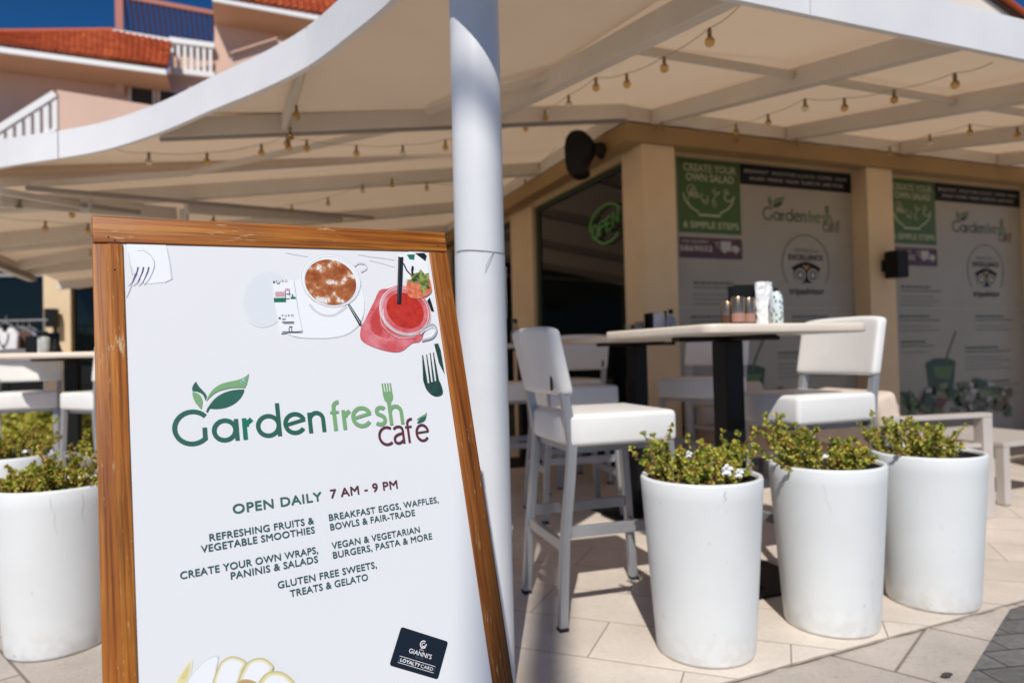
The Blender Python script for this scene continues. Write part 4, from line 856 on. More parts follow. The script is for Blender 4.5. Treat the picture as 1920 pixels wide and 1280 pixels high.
# ------------------------------------------------------------------ bar stools
def bar_stool():
    r_ = empty('bar_stool', (0, 0, 0)); L = M['alu']
    b = MB(); b.bx(-.205, .235, -.222, .222, .652, .772); s_ = b.build('seat', M['stool_leather'], r_, bevel=.021, seg=4)
    # backrest: slightly concave slab leaning back
    b = MB(); n, k = 13, 7; vs, fs = [], []
    for side in (0, 1):
        for j in range(k):
            t = j / (k - 1); z = lerp(.842, 1.098, t)
            for i in range(n):
                y = lerp(-.226, .226, i / (n - 1)); c_ = -.020 * (1 - (y / .226) ** 2) + .006
                x = -.212 - .052 * t + c_ - (.026 if side == 0 else -.026)
                vs.append((x, y, z - .014 * (abs(y) / .226) ** 4 * t))
    I = lambda s_, j, i: s_ * n * k + j * n + i
    for j in range(k - 1):
        for i in range(n - 1): fs += [(I(0, j, i), I(0, j, i + 1), I(0, j + 1, i + 1), I(0, j + 1, i)), (I(1, j, i), I(1, j + 1, i), I(1, j + 1, i + 1), I(1, j, i + 1))]
    for i in range(n - 1): fs += [(I(0, 0, i), I(1, 0, i), I(1, 0, i + 1), I(0, 0, i + 1)), (I(0, k - 1, i), I(0, k - 1, i + 1), I(1, k - 1, i + 1), I(1, k - 1, i))]
    for j in range(k - 1): fs += [(I(0, j, 0), I(0, j + 1, 0), I(1, j + 1, 0), I(1, j, 0)), (I(0, j, n - 1), I(1, j, n - 1), I(1, j + 1, n - 1), I(0, j + 1, n - 1))]
    b.add(vs, fs); bk = b.build('backrest', M['stool_leather'], r_, bevel=.018, seg=4, angle=50)
    for p in bk.data.polygons: p.use_smooth = True
    b = MB(); b.box((-.2535, -.172, .886), (.005, .013, .052)); t_ = b.build('tag', M['black'], r_); t_.rotation_euler = (0, 0, 0)
    for sy_ in (-1, 1):
        y = sy_ * .200
        b = MB(); P = [(-.247, y * 1.05, .012), (-.228, y, .30), (-.200, y, .54), (-.190, y, .66), (-.198, y, .74), (-.222, y, .88)]
        for p, q in zip(P, P[1:]):
            pass
        vs, fs = [], []; hw_ = .0165
        for (x, yy, z) in P: vs += [(x - hw_, yy - hw_, z), (x + hw_, yy - hw_, z), (x + hw_, yy + hw_, z), (x - hw_, yy + hw_, z)]
        for i in range(len(P) - 1):
            for q in range(4): fs.append((i * 4 + q, i * 4 + (q + 1) % 4, (i + 1) * 4 + (q + 1) % 4, (i + 1) * 4 + q))
        fs += [(3, 2, 1, 0), tuple(len(vs) - 4 + q for q in range(4))]
        b.add(vs, fs); lg = b.build('leg', L, r_, bevel=.003); b = MB(); b.bx(-.264, -.229, y * 1.05 - .0175, y * 1.05 + .0175, 0, .0125); b.build('foot_cap', M['rubber'], lg)
        b = MB(); vs = []
        for (x, yy, z) in ((.245, y * 1.05, .012), (.205, y, .655)): vs += [(x - hw_, yy - hw_, z), (x + hw_, yy - hw_, z), (x + hw_, yy + hw_, z), (x - hw_, yy + hw_, z)]
        b.add(vs, [(0, 1, 5, 4), (1, 2, 6, 5), (2, 3, 7, 6), (3, 0, 4, 7), (3, 2, 1, 0), (4, 5, 6, 7)]); lg = b.build('leg', L, r_, bevel=.003); b = MB(); b.bx(.229, .264, y * 1.05 - .0175, y * 1.05 + .0175, 0, .0125); b.build('foot_cap', M['rubber'], lg)
        b = MB(); b.bx(-.205, .205, y - .011, y + .011, .325, .365); b.build('footrest', L, r_, bevel=.002)
    b = MB(); b.bx(-.238, -.216, -.188, .188, .275, .315); b.build('footrest', L, r_, bevel=.002)
    b = MB(); b.bx(.216, .238, -.188, .188, .235, .275); b.build('footrest', L, r_, bevel=.002)
    b = MB(); b.bx(-.185, .190, -.18, .18, .628, .6515); b.build('seat_frame', L, r_)
    return r_
proto = bar_stool(); PATIO = .006
def az(d): return R(90 - d)                          # facing direction (degrees clockwise from +Y) -> rotation of local +X
spots = [(.333, 2.745, 73.2, 1.0, 'white leatherette bar stool with silver legs, nearest stool beside the post'),
         (1.300, 3.085, -111.5, 1.03, 'white bar stool half in shade on the right of the nearest bar table'),
         (1.285, 4.62, -140, 1.05, 'shaded bar stool beyond the nearest bar table, half hidden by its column'),
         (.36, 4.30, 76, 1.03, 'shaded bar stool behind the nearest stool with its seat under the far table'),
         (.43, 5.35, -22, 1.03, 'shaded bar stool seen from behind near the dark glass'),
         (-3.76, 5.28, 150, 1.04, 'white bar stool at the left picture edge with a sunlit corner on its back'),
         (-2.96, 5.00, -60, 1.04, 'white bar stool at the left table half hidden behind the wooden board'),
         (-.05, 5.0, 80, 1.03, 'shaded bar stool just visible beside the post in front of the cream pillar')]
for i, (x, y, a, zs, lab) in enumerate(spots):
    o = proto if i == 0 else copy_tree(proto)
    o.location = (x, y, PATIO); o.rotation_euler.z = az(a); o.scale = (1, 1, zs); tag(o, lab, 'bar stool', 'white bar stools at the cafe tables')

# ------------------------------------------------------------------ bar tables
def bar_table():
    r_ = empty('bar_table', (0, 0, 0))
    b = MB(); hs_, rc = .40, .055; q = []
    for cx_, cy_, a0 in ((hs_ - rc, hs_ - rc, 0), (rc - hs_, hs_ - rc, 90), (rc - hs_, rc - hs_, 180), (hs_ - rc, rc - hs_, 270)):
        q += [V((cx_ + rc * math.cos(R(a0 + 15 * k)), cy_ + rc * math.sin(R(a0 + 15 * k)), 1.052)) for k in range(7)]
    b.prism(q, (0, 0, .038)); b.build('tabletop', M['tabletop'], r_, bevel=.010, seg=3, angle=50)
    b = MB(); b.bx(-.27, .27, -.030, .030, 1.032, 1.0515); b.bx(-.031, .031, -.27, .27, 1.0325, 1.0516); b.build('support_plate', M['black'], r_, bevel=.004)
    b = MB(); b.bx(-.047, .047, -.047, .047, .030, 1.0315); b.build('column', M['black'], r_, bevel=.004)
    b = MB(); b.prism([V((x, y, 0)) for x, y in ((-.26, -.26), (.26, -.26), (.26, .26), (-.26, .26))], (0, 0, .012)); b.lathe([(.20, .012), (.075, .031)], 4); b.build('base', M['black'], r_, bevel=.003)
    return r_
tproto = bar_table()
T1 = V((.945, 3.00)); T2 = V((.78, 4.28)); T3 = V((-3.37, 5.23)); T4 = V((.10, 6.35))
for i, (p, a, lab) in enumerate(((T1, 68.5, 'pale topped bar table on a black column nearest the right planters'), (T2, 68.5, 'pale topped bar table in the shade in front of the corner pillar'), (T3, 74, 'pale topped bar table on a black column left of the wooden board'), (T4, 68.5, 'pale topped bar table in deep shade beside the post and dark glass'))):
    o = tproto if i == 0 else copy_tree(tproto)
    o.location = (p.x, p.y, PATIO); o.rotation_euler.z = az(a); tag(o, lab, 'bar table', 'square bar tables on black columns')
TZ = 1.090 + PATIO
# things on the tables
def jar(P, h, filling, label, r=.026):
    r_ = empty('condiment_jar', P); tag(r_, label, 'jar', 'steel lidded jars on the bar tables')
    b = MB(); b.lathe([(r * .96, .0), (r, .004), (r, h * .45), (r * .96, h * .47)], 20); gb = b.build('glass_body', filling, r_, smooth=True); b = MB(); b.lathe([(r * 1.01, .0), (r * 1.03, .002), (r * 1.03, h * .11), (r * 1.005, h * .12)], 20); b.build('base_ring', M['potdark'], gb, smooth=True)
    b = MB(); b.lathe([(r * 1.03, h * .44), (r * 1.03, h * .97), (r * .95, h), (.0, h)], 20); b.build('lid', M['chrome'], r_, smooth=True)
def tx(u, Y): return aty(u, 600, Y).x
jar(V((tx(1364, 2.80), 2.80, TZ)), .100, M['jardark'], 'steel lidded pepper jar, leftmost of the three on the nearest table', .0245)
jar(V((tx(1384, 2.76), 2.76, TZ)), .115, M['jarglass'], 'steel lidded spice jar, middle of the three on the nearest table')
jar(V((tx(1404, 2.82), 2.82, TZ)), .115, M['jarglass'], 'steel lidded spice jar against the black menu holder on the nearest table')
def holder(P, rz, w_, h_, lab):
    r_ = empty('menu_holder', P, rz); tag(r_, lab, 'menu holder', 'black menu holders on the tables')
    b = MB(); b.bx(-w_ / 2, w_ / 2, -.03, -.026, .004, h_); b.build('front_plate', M['black'], r_, bevel=.0015)
    b = MB(); b.bx(-w_ / 2, w_ / 2, .026, .03, .004, h_); b.build('back_plate', M['black'], r_, bevel=.0015)
    b = MB(); b.bx(-w_ / 2, w_ / 2, -.03, .03, 0, .0038); b.build('tray', M['black'], r_)
    return r_
h1 = holder(V((tx(1398, 2.90), 2.90, TZ)), R(6), .125, .175, 'black menu holder behind the jars on the nearest table')
b = MB(); b.prism([V((.005, -.0305, .03)), V((.06, -.0305, .03)), V((.06, -.0305, .12)), V((.045, -.0305, .09)), V((.02, -.0305, .075))], (0, -.001, 0)); b.build('orange_print', mat('orange flame print', (.22, .05, .02), .4), h1)
pk = MB(); rnd = random.Random(4); n, m_ = 9, 12; vs, fs = [], []
for sd_ in (0, 1):
    for j in range(m_):
        for i in range(n):
            x = lerp(-.036, .036, i / (n - 1)); z = .178 * j / (m_ - 1); bul = .017 * (math.sin(math.pi * i / (n - 1)) ** .6) * (1 - .6 * j / m_)
            vs.append((x + rnd.uniform(-.002, .002), (1 if sd_ else -1) * (.003 + bul) + rnd.uniform(-.004, .004), z + rnd.uniform(-.002, .002)))
for sd_ in (0, 1):
    for j in range(m_ - 1):
        for i in range(n - 1):
            q = sd_ * n * m_ + j * n + i; fs.append((q, q + 1, q + n + 1, q + n))
for j in range(m_ - 1): fs += [(j * n, (j + 1) * n, n * m_ + (j + 1) * n, n * m_ + j * n), (j * n + n - 1, n * m_ + j * n + n - 1, n * m_ + (j + 1) * n + n - 1, (j + 1) * n + n - 1)]
for i in range(n - 1): fs += [(i, n * m_ + i, n * m_ + i + 1, i + 1), ((m_ - 1) * n + i, (m_ - 1) * n + i + 1, n * m_ + (m_ - 1) * n + i + 1, n * m_ + (m_ - 1) * n + i)]
for i in (0,): pass
pk.add(vs, fs)
o = pk.build('paper_packet', M['paper'], None, V((tx(1434, 2.84), 2.84, TZ + .003)), R(8)); tag(o, 'crumpled white paper packet standing beside the black menu holder', 'packet')
def bottle(P, prof, m, lab, cap=None, deco=None):
    r_ = empty('bottle', P); tag(r_, lab, 'bottle', 'bottles on the bar tables')
    b = MB(); b.lathe(prof, 24); b.build('body', m, r_, smooth=True)
    if cap:
        b = MB(); b.lathe([(cap[0], cap[1]), (cap[0], cap[2]), (0, cap[2])], 16); b.build('cap', M['black'], r_, smooth=True)
m_ = mat('leaf patterned label', (.6, .68, .70), .4); t_ = NT(m_); vo = t_.n('TexVoronoi'); vo.inputs['Scale'].default_value = 78; t_.l(t_.coord((1, 1, .55), (.5, .4, .2)), vo.inputs['Vector'])
t_.col(t_.ramp(vo.outputs['Distance'], [(.22, (.03, .09, .07)), (.30, (.35, .45, .30)), (.36, (.62, .70, .73))]))
bottle(V((tx(1456, 2.80), 2.80, TZ)), [(.022, 0), (.027, .006), (.027, .10), (.022, .125), (.016, .135), (.012, .138)], m_, 'white bottle with leaf pattern at the right end of the group on the nearest table', (.009, .138, .150))
holder(V((tx(1222, 4.12), 4.12, TZ)), R(20), .07, .135, 'black napkin holder on the shaded table in front of the corner pillar')
b = MB(); b.bx(-.045, .045, -.024, .024, .0, .128); o = b.build('napkin_stack', M['paper'], None, V((tx(1229, 4.12) + .012, 4.115, TZ + .0042)), R(20), bevel=.004); o.scale = (.85, .9, 1)
tag(o, 'stack of white napkins in the holder on the shaded table', 'napkins', 'stacks of white napkins in holders')
m2 = mat('dark patterned label', (.05, .07, .08), .4); t_ = NT(m2); vo = t_.n('TexVoronoi'); vo.inputs['Scale'].default_value = 55; t_.l(t_.coord(), vo.inputs['Vector']); t_.col(t_.ramp(vo.outputs['Distance'], [(.25, (.02, .035, .04)), (.33, (.30, .34, .38))]))
bottle(V((tx(1258, 4.05), 4.05, TZ)), [(.026, 0), (.031, .006), (.031, .085), (.024, .105), (.012, .115), (.012, .125)], m2, 'dark patterned bottle beside the napkin holder on the shaded table', (.014, .125, .15))
bottle(V((tx(1248, 4.22), 4.22, TZ)), [(.02, 0), (.024, .006), (.024, .08), (.01, .11), (.008, .14)], M['black'], 'slim black sauce bottle behind the napkin holder on the shaded table', (.009, .14, .152))
jar(V((tx(1198, 4.10), 4.10, TZ)), .085, M['jardark'], 'steel lidded jar left of the napkin holder on the shaded table', .027)
jar(V((tx(1180, 4.16), 4.16, TZ)), .07, M['jardark'], 'low dark jar at the left end of the shaded table', .03)
YL = 5.2
holder(V((tx(64, YL), YL, TZ)), R(-8), .10, .135, 'black napkin holder on the table left of the wooden board')
b = MB(); b.bx(-.05, .05, -.024, .024, 0, .13); tag(b.build('napkin_stack', M['paper'], None, V((tx(66, YL), YL, TZ + .0042)), R(-8), bevel=.004), 'stack of white napkins in the holder on the left table', 'napkins', 'stacks of white napkins in holders')
bottle(V((tx(84, 5.12), 5.12, TZ)), [(.03, 0), (.036, .008), (.036, .10), (.03, .118), (.012, .13)], varied('pale grey label', (.42, .44, .44), (.30, .32, .32), 30, .5), 'pale grey dispenser bottle in the middle of the left table', (.02, .13, .165))
bottle(V((tx(104, 5.15), 5.15, TZ)), [(.034, 0), (.036, .006), (.034, .04), (.014, .12), (.012, .15)], M['black'], 'dark cone shaped bottle at the right of the left table', (.008, .15, .195))
holder(V((tx(90, 5.36), 5.36, TZ)), R(-8), .15, .165, 'black menu stand behind the bottles on the left table')
bottle(V((tx(966, 6.2), 6.2, TZ)), [(.035, 0), (.04, .01), (.04, .10), (.018, .15), (.014, .19)], varied('pale sauce', (.40, .30, .24), (.34, .25, .2), 8, .4), 'pale sauce bottle on the table deep in the shade beside the post', (.018, .19, .23))
jar(V((tx(990, 6.15), 6.15, TZ)), .08, M['jardark'], 'dark jar on the table deep in the shade beside the post', .035)

# ------------------------------------------------------------------ planters
def planter(P, lab):
    r_ = empty('planter', P); tag(r_, lab, 'planter', 'tall white round planters')
    h_ = .578; rt, rb = .199, .160; prof = [(rb - .012, .0), (rb - .003, .003), (rb, .012)]
    for i in range(1, 12): t = i / 12; prof.append((lerp(rb, rt, t ** .97), lerp(.012, h_ - .012, t)))
    prof += [(rt, h_ - .008), (rt - .004, h_), (rt - .014, h_), (rt - .018, h_ - .006), (rt - .026, h_ - .05)]
    b = MB(); b.lathe(prof, 72); b.f.pop(); b.mi.pop(); o = b.build('pot', M['pot'], r_, smooth='all')
    b = MB(); b.lathe([(rt - .0195, h_ - .012), (rt - .027, h_ - .048), (rt - .027, h_ - .05)], 48); b.f.pop(); b.mi.pop(); b.f.pop(); b.mi.pop(); b.build('liner', M['potdark'], r_, smooth='all')
    b = MB(); n = 40; rs = [0, .05, .10, .14, rt - .025]; rn = random.Random(int(P.x * 1000)); vs = [(0, 0, h_ - .03)]; fs = []
    for k, rr_ in enumerate(rs[1:]): vs += [(rr_ * math.cos(2 * math.pi * j / n), rr_ * math.sin(2 * math.pi * j / n), h_ - .034 + rn.uniform(-.006, .008)) for j in range(n)]
    fs += [(0, 1 + j, 1 + (j + 1) % n) for j in range(n)]
    for k in range(3): fs += [(1 + k * n + j, 1 + k * n + n + j, 1 + k * n + n + (j + 1) % n, 1 + k * n + (j + 1) % n) for j in range(n)]
    b.add(vs, fs); b.build('soil', M['soil'], r_, smooth='all')
    return r_
def crack(root, pts, w_=.0016):
    """hairline crack laid over the glaze; pts are (angle deg, height)"""
    b = MB(); vs = []
    for a, z in pts:
        t = max(0.0, min(1.0, (z - .012) / .554)); r_ = lerp(.160, .199, t ** .97) + .0006
        for s_ in (-1, 1): vs.append((r_ * math.cos(R(a) + s_ * w_ / 2 / r_), r_ * math.sin(R(a) + s_ * w_ / 2 / r_), z))
    b.add(vs, [(2 * i, 2 * i + 1, 2 * i + 3, 2 * i + 2) for i in range(len(pts) - 1)]); b.build('crack', mat('crack grey', (.58, .58, .58), .6), root)
def plant(P, R_, hgt, seed, nst, m, lab, flowers=(), spread=.5, dens=1.25, tall=(0, 0)):
    rn = random.Random(seed); r_ = empty('succulent_plant', P); tag(r_, lab, 'plant', 'yellow green succulents in the planters')
    st, lf = MB(), MB()
    def leaf(p, d, s_):
        d = d.normalized(); u_ = d.cross(V((rn.uniform(-1, 1), rn.uniform(-1, 1), rn.uniform(-1, 1)))).normalized(); n_ = d.cross(u_)
        a = p; q = p + d * s_; cu = n_ * s_ * .18
        lf.add([a, p + d * s_ * .35 + u_ * s_ * .36 + cu, p + d * s_ * .8 + u_ * s_ * .30 + cu, q, p + d * s_ * .8 - u_ * s_ * .30 + cu, p + d * s_ * .35 - u_ * s_ * .36 + cu, p + d * s_ * .55], [(0, 1, 2, 6), (6, 2, 3), (6, 3, 4), (0, 6, 4, 5)])
    def sprig(p, d, L):
        n = 5; pts = [p]; dirn = d.normalized()
        for i in range(n):
            dirn = (dirn + V((rn.gauss(0, .16), rn.gauss(0, .16), rn.gauss(.06, .12)))).normalized(); pts.append(pts[-1] + dirn * (L / n))
        st.tube(pts, [.0022 - .0013 * i / n for i in range(n + 1)], 4)
        for i in range(1, n + 1):
            for k in range(int((2 + i * 1.2) * dens)):
                leaf(lerp(pts[i - 1], pts[i], rn.random()), dirn * .5 + V((rn.gauss(0, 1), rn.gauss(0, 1), rn.gauss(.2, .8))), rn.uniform(.010, .0185))
        for k in range(int(6 * dens)): leaf(pts[-1], dirn * .6 + V((rn.gauss(0, .8), rn.gauss(0, .8), rn.gauss(.3, .6))), rn.uniform(.010, .0175))
    # clumps, so that the outline stays uneven
    clumps = [(rn.uniform(0, 2 * math.pi), R_ * math.sqrt(rn.uniform(.05, .95)), rn.uniform(.5, 1.0)) for _ in range(9)]
    for i in range(nst):
        ca, cr, chh = rn.choice(clumps); x = cr * math.cos(ca) + rn.gauss(0, .026); y = cr * math.sin(ca) + rn.gauss(0, .026)
        q = math.hypot(x, y)
        if q > R_: x, y = x * R_ / q, y * R_ / q
        out = V((x, y, 0)) * (1.9 * spread) / max(R_, .01)
        hk_ = max(.35, 1 + (tall[0] * x + tall[1] * y) / R_)
        sprig(V((x, y, -.005)), V((out.x * .5 + rn.gauss(0, .3), out.y * .5 + rn.gauss(0, .3), 1)), hgt * hk_ * chh * rn.uniform(.55, 1.05))
    for i in range(4):                               # a few trailing shoots over the rim
        a = rn.uniform(0, 2 * math.pi); sprig(V((R_ * .8 * math.cos(a), R_ * .8 * math.sin(a), .01)), V((math.cos(a), math.sin(a), .32)), .11)
    st.build('stems', M['stem'], r_); lf.keepn = True; lf.build('leaves', m, r_)
    for (fx, fy, fz, fr_) in flowers:
        b = MB(); rn2 = random.Random(seed + int(fx * 1000))
        for k in range(5):
            a = 2 * math.pi * k / 5 + .3; d = V((math.cos(a), -.35 + .2 * math.sin(a * 2), math.sin(a))).normalized(); s2 = d.cross(V((0, 1, 0))).normalized(); c0_ = V((fx, fy, fz))
            P_ = [c0_, c0_ + d * fr_ * .5 + s2 * fr_ * .38 - V((0, .004, 0)), c0_ + d * fr_ + s2 * fr_ * .25, c0_ + d * fr_ * 1.05 - s2 * fr_ * .2 - V((0, .006, 0)), c0_ + d * fr_ * .5 - s2 * fr_ * .4]
            b.add(P_ + [c0_ + d * fr_ * .55 - V((0, .010, 0))], [(0, 1, 5), (1, 2, 5), (2, 3, 5), (3, 4, 5), (4, 0, 5)])
        b.build('flower', M['petal'], r_)
    return r_
pots = [((.581, 2.148), 'right', 'white planter with a chip under its rim, left of the three right planters', 'yellow green succulent with white blossoms in the left planter of the right group'),
        ((1.067, 2.350), 'right', 'white planter with a fine crack, middle of the three right planters', 'leaning yellow green succulent in the middle planter of the right group'),
        ((1.536, 2.550), 'right', 'white planter at the right end of the row beside the lounge chairs', 'sparse green succulent in the right end planter with bare soil showing'),
        ((-1.574, 2.352), 'left', 'white planter partly hidden by the left side of the wooden board', 'dry yellow and brown succulent in the planter beside the wooden board'),
        (None, 'left', 'white planter cut by the left picture edge behind another planter', 'dry yellow and brown succulent at the left picture edge')]
PP = []
for i, (p, side, l1, l2) in enumerate(pots):
    if p: q = V((p[0], p[1], 0)); q = q + q.normalized() * .158
    else: q = V((-2.44, 3.30, 0))
    PP.append(q); zf = PATIO if i < 3 else 0.0
    pr = planter(q + ZUP * zf, l1)
    Pq = q + ZUP * (zf + .545)
    if i == 0:
        plant(Pq, .140, .20, 11, 84, M['leaf'], l2, [(.035, -.165, .075, .020), (.075, -.155, .062, .016), (-.07, -.12, .12, .012)])
        b = MB(); a = R(-78); 
        pr0 = pr; crack(pr, [(-84, .560), (-85, .545), (-83, .535), (-86, .528)], .007)
    elif i == 1: plant(Pq - V((.03, 0, 0)), .135, .19, 23, 76, M['leaf'], l2, tall=(-.5, .1)); crack(pr, [(-118, .53), (-115, .50), (-116, .48), (-113, .46), (-111, .44)]); crack(pr, [(-66, .20), (-63, .16), (-64, .12), (-61, .07)])
    elif i == 2: plant(Pq - V((.06, 0, 0)), .105, .20, 37, 56, M['leaf'], l2)
    elif i == 3: plant(Pq, .150, .20, 41, 80, M['leafdry'], l2, tall=(.55, .2)); crack(pr, [(-62, .555), (-61, .52), (-58, .50), (-59, .47), (-56, .43)]); crack(pr, [(-35, .555), (-33, .52), (-35, .49), (-32, .45)])
    else: plant(Pq, .150, .20, 59, 76, M['leafdry'], l2)

# ------------------------------------------------------------------ lounge furniture on the right
def lounge_chair(P, rz, frame, lab):
    """faces local +X; origin on the floor at the centre"""
    r_ = empty('lounge_chair', P, rz); tag(r_, lab, 'lounge chair', 'low lounge chairs by the windows')
    for s_ in (-1, 1):
        y = s_ * .35
        b = MB(); b.bx(-.33, .33, y - .035, y + .035, .572, .597); b.bx(.265, .33, y - .034, y + .034, 0, .5715); b.bx(-.33, -.265, y - .034, y + .034, 0, .5715); b.bx(-.264, .264, y - .02, y + .02, .40, .425)
        b.build('arm_frame', frame, r_, bevel=.004)
    b = MB(); b.bx(-.30, .32, -.329, .329, .24, .28); b.build('seat_frame', frame, r_)
    b = MB(); b.bx(-.27, .33, -.325, .325, .2805, .42); b.build('seat_cushion', M['cushion'], r_, bevel=.03, seg=4)
    b = MB(); b.box((-.27, 0, .56), (.15, .63, .34), (V((.97, 0, .24)).normalized(), V((0, 1, 0)), V((-.24, 0, .97)).normalized())); b.build('back_cushion', M['cushlite'], r_, bevel=.035, seg=4)
    return r_
fx = atz(1848, 966, 0)
lounge_chair(V((fx.x - .295 * uR.x + .35 * uL.x, fx.y - .295 * uR.y + .35 * uL.y, PATIO)), az(78), M['sofa'], 'taupe framed lounge chair with tan cushions behind the right end planter')
lounge_chair(V((1.80, 5.15, PATIO)), az(-201), M['sofa'], 'lounge chair against the printed window behind the right bar stool')
lounge_chair(V((4.55, 5.25, PATIO)), az(-115), M['greychair'], 'grey framed lounge chair at the right picture edge')
lt = empty('coffee_table', V((3.25, 4.62, PATIO)), az(68.5)); tag(lt, 'low taupe coffee table with square legs at the right picture edge', 'coffee table')
lq = atz(1883, 948, 0)
lt.location = lq + uR * .33 + uL * .33; lt.location.z = PATIO
b = MB(); b.bx(-.36, .36, -.36, .36, .355, .385); b.build('tabletop', M['sofa'], lt, bevel=.004)
for sx in (-1, 1):
    for sy_ in (-1, 1):
        b = MB(); b.bx(sx * .33 - .028, sx * .33 + .028, sy_ * .33 - .028, sy_ * .33 + .028, .004, .3545); lg = b.build('leg', M['sofa'], lt, bevel=.003); b = MB(); b.bx(sx * .33 - .026, sx * .33 + .026, sy_ * .33 - .026, sy_ * .33 + .026, 0, .0038); b.build('foot_cap', M['rubber'], lg)

# ------------------------------------------------------------------ shop on the far left
YS = 10.2
shop0 = aty(107, 600, YS); shop0.z = 0
shop = empty('shop_front', shop0, ROTB * .35); tag(shop, 'neighbouring shop front with dark reflecting windows and a cream pillar', 'shop')
ppx = YS / FPX
b = MB(); b.bx(-.19, .19, 0, .4, 0, 3.2); b.build('pillar', M['cream'], shop, bevel=.006)
for x0, x1 in ((-5.2, -.192), (.192, 7.5)):
    b = MB(); b.bx(x0, x1, .10, .14, .5, 3.0); b.build('window_glass', M['glass'], shop)
    b = MB(); b.bx(x0, x1, .06, .3, 0, .499); b.build('window_sill_wall', M['cream'], shop)
    b = MB(); b.bx(x0, x1, .04, .3, 3.001, 3.8); b.build('lintel', M['cream'], shop)
    b = MB()
    for k in range(3):
        x = lerp(x0, x1, (k + .5) / 3) + .1; b.bx(x - .03, x + .03, .07, .0995, .5, 3.0)
    b.bx(x0, x1, .071, .0994, 2.35, 2.40); b.build('window_frame', M['greychair'], shop)
wall_lamp(V((aty(106, 597, YS).x, YS - .012, aty(106, 597, YS).z)), ROTB * .35, 'black box wall lamp on the cream pillar of the far left shop', .14, .27)
# shirts on display
def shirt(u, v, Y, m, lab, s_=1.0, tank=False):
    P = aty(u, v, Y); P.z = max(P.z, 0)
    r_ = empty('shirt', P); tag(r_, lab, 'shirt', 'shirts on the rail outside the shop')
    pts = [(-.19, -.62), (.19, -.62), (.20, -.25), (.215, -.10), (.14, 0), (.07, .02), (.03, -.06), (-.03, -.06), (-.07, .02), (-.14, 0), (-.215, -.10), (-.20, -.25)] if tank else [(-.2, -.62), (.2, -.62), (.2, -.2), (.29, -.28), (.33, -.16), (.2, 0), (.08, .03), (0, -.02), (-.08, .03), (-.2, 0), (-.33, -.16), (-.29, -.28), (-.2, -.2)]
    b = MB(); b.prism([V((x * s_, -.03, z * s_)) for x, z in pts], (0, .06, 0)); b.build('cloth', m, r_, bevel=.015, seg=3)
    b = MB(); b.tube([V((-.13, 0, .03)) * s_, V((0, 0, .10)) * s_, V((.13, 0, .03)) * s_], .007, 5); b.tube([V((0, 0, .10)) * s_, V((0, 0, .17)) * s_, V((.03, 0, .2)) * s_], .005, 5); b.build('hanger', M['greychair'], r_)
    if tank:
        b = MB(); b.tube([V((.07 * math.cos(R(a)), -.045, -.06 + .17 * math.sin(R(a)))) for a in range(180, 361, 15)], .006, 5); b.lathe([(.0, -.02), (.022, 0), (0, .022)], 8, (0, -.046, -.24)); b.build('necklace', M['black'], r_)
wt = mat('white cotton', (.66, .65, .65), .9); nv = mat('navy cotton', (.03, .035, .05), .9); bl = mat('grey blue cotton', (.20, .23, .29), .9); br_ = mat('brown cotton', (.10, .05, .04), .9)
shirt(10, 616, 9.2, wt, 'white tank top with dark necklace hanging at the shop on the far left', .85, True)
shirt(33, 622, 9.35, br_, 'dark brown shirt hanging right of the white tank top', .8); shirt(42, 622, 9.5, bl, 'grey blue shirt hanging between the brown and navy shirts', .8); shirt(55, 622, 9.65, nv, 'navy shirt at the right end of the shirt rail', .8)
rl = empty('clothes_rail', aty(30, 700, 9.45)); rl.location.z = 0; tag(rl, 'thin metal clothes rail carrying shirts in front of the far left shop', 'clothes rail')
zr = aty(30, 620, 9.45).z + .14
b = MB(); b.tube([V((-1.0, 0, zr)), V((.45, 0, zr))], .014, 8); b.build('top_bar', M['greychair'], rl)
for x in (-.95, .40): 
    b = MB(); b.tube([V((x, 0, 0)), V((x, 0, zr))], .014, 8); b.build('upright', M['greychair'], rl)
# low wall and bushes behind the left stools
bw = empty('low_wall', V((-5.5, 8.1, 0)), R(10)); tag(bw, 'low white garden wall behind the left bar stools', 'wall')
b = MB(); b.bx(-3, 2.6, 0, .25, 0, .30); b.build('wall_body', M['housewhite'], bw, bevel=.01); b = MB(); b.bx(-3.03, 2.63, -.03, .28, .3005, .36); b.build('coping', M['housewhite'], bw, bevel=.008)
def bush(P, h_, r_b, seed, lab):
    rn = random.Random(seed); r_ = empty('yellow_bush', P); tag(r_, lab, 'bush', 'yellow green bushes behind the left stools'); st, lf = MB(), MB()
    for i in range(46):
        a = rn.uniform(0, 2 * math.pi); sp = rn.uniform(.1, 1) * r_b; tip = V((sp * math.cos(a), sp * math.sin(a), h_ * rn.uniform(.55, 1.0) * (1 - .35 * sp / r_b))); mid = V((tip.x * .35, tip.y * .35, tip.z * .7))
        st.tube([V((0, 0, 0)) + V((rn.gauss(0, .04), rn.gauss(0, .04), 0)), mid, tip], [.010, .007, .003], 4)
        for k in range(16):
            c_ = lerp(mid, tip, rn.uniform(-.1, 1.15)); d = V((rn.gauss(0, 1), rn.gauss(0, 1), rn.gauss(.3, .7))).normalized(); s_ = rn.uniform(.06, .13); sd2 = d.orthogonal().normalized() * s_ * .28
            lf.add([c_, c_ + d * s_ * .5 + sd2, c_ + d * s_, c_ + d * s_ * .5 - sd2], [(0, 1, 2, 3)])
    st.build('stems', M['stem'], r_); lf.keepn = True; lf.build('leaves', M['bush'], r_)
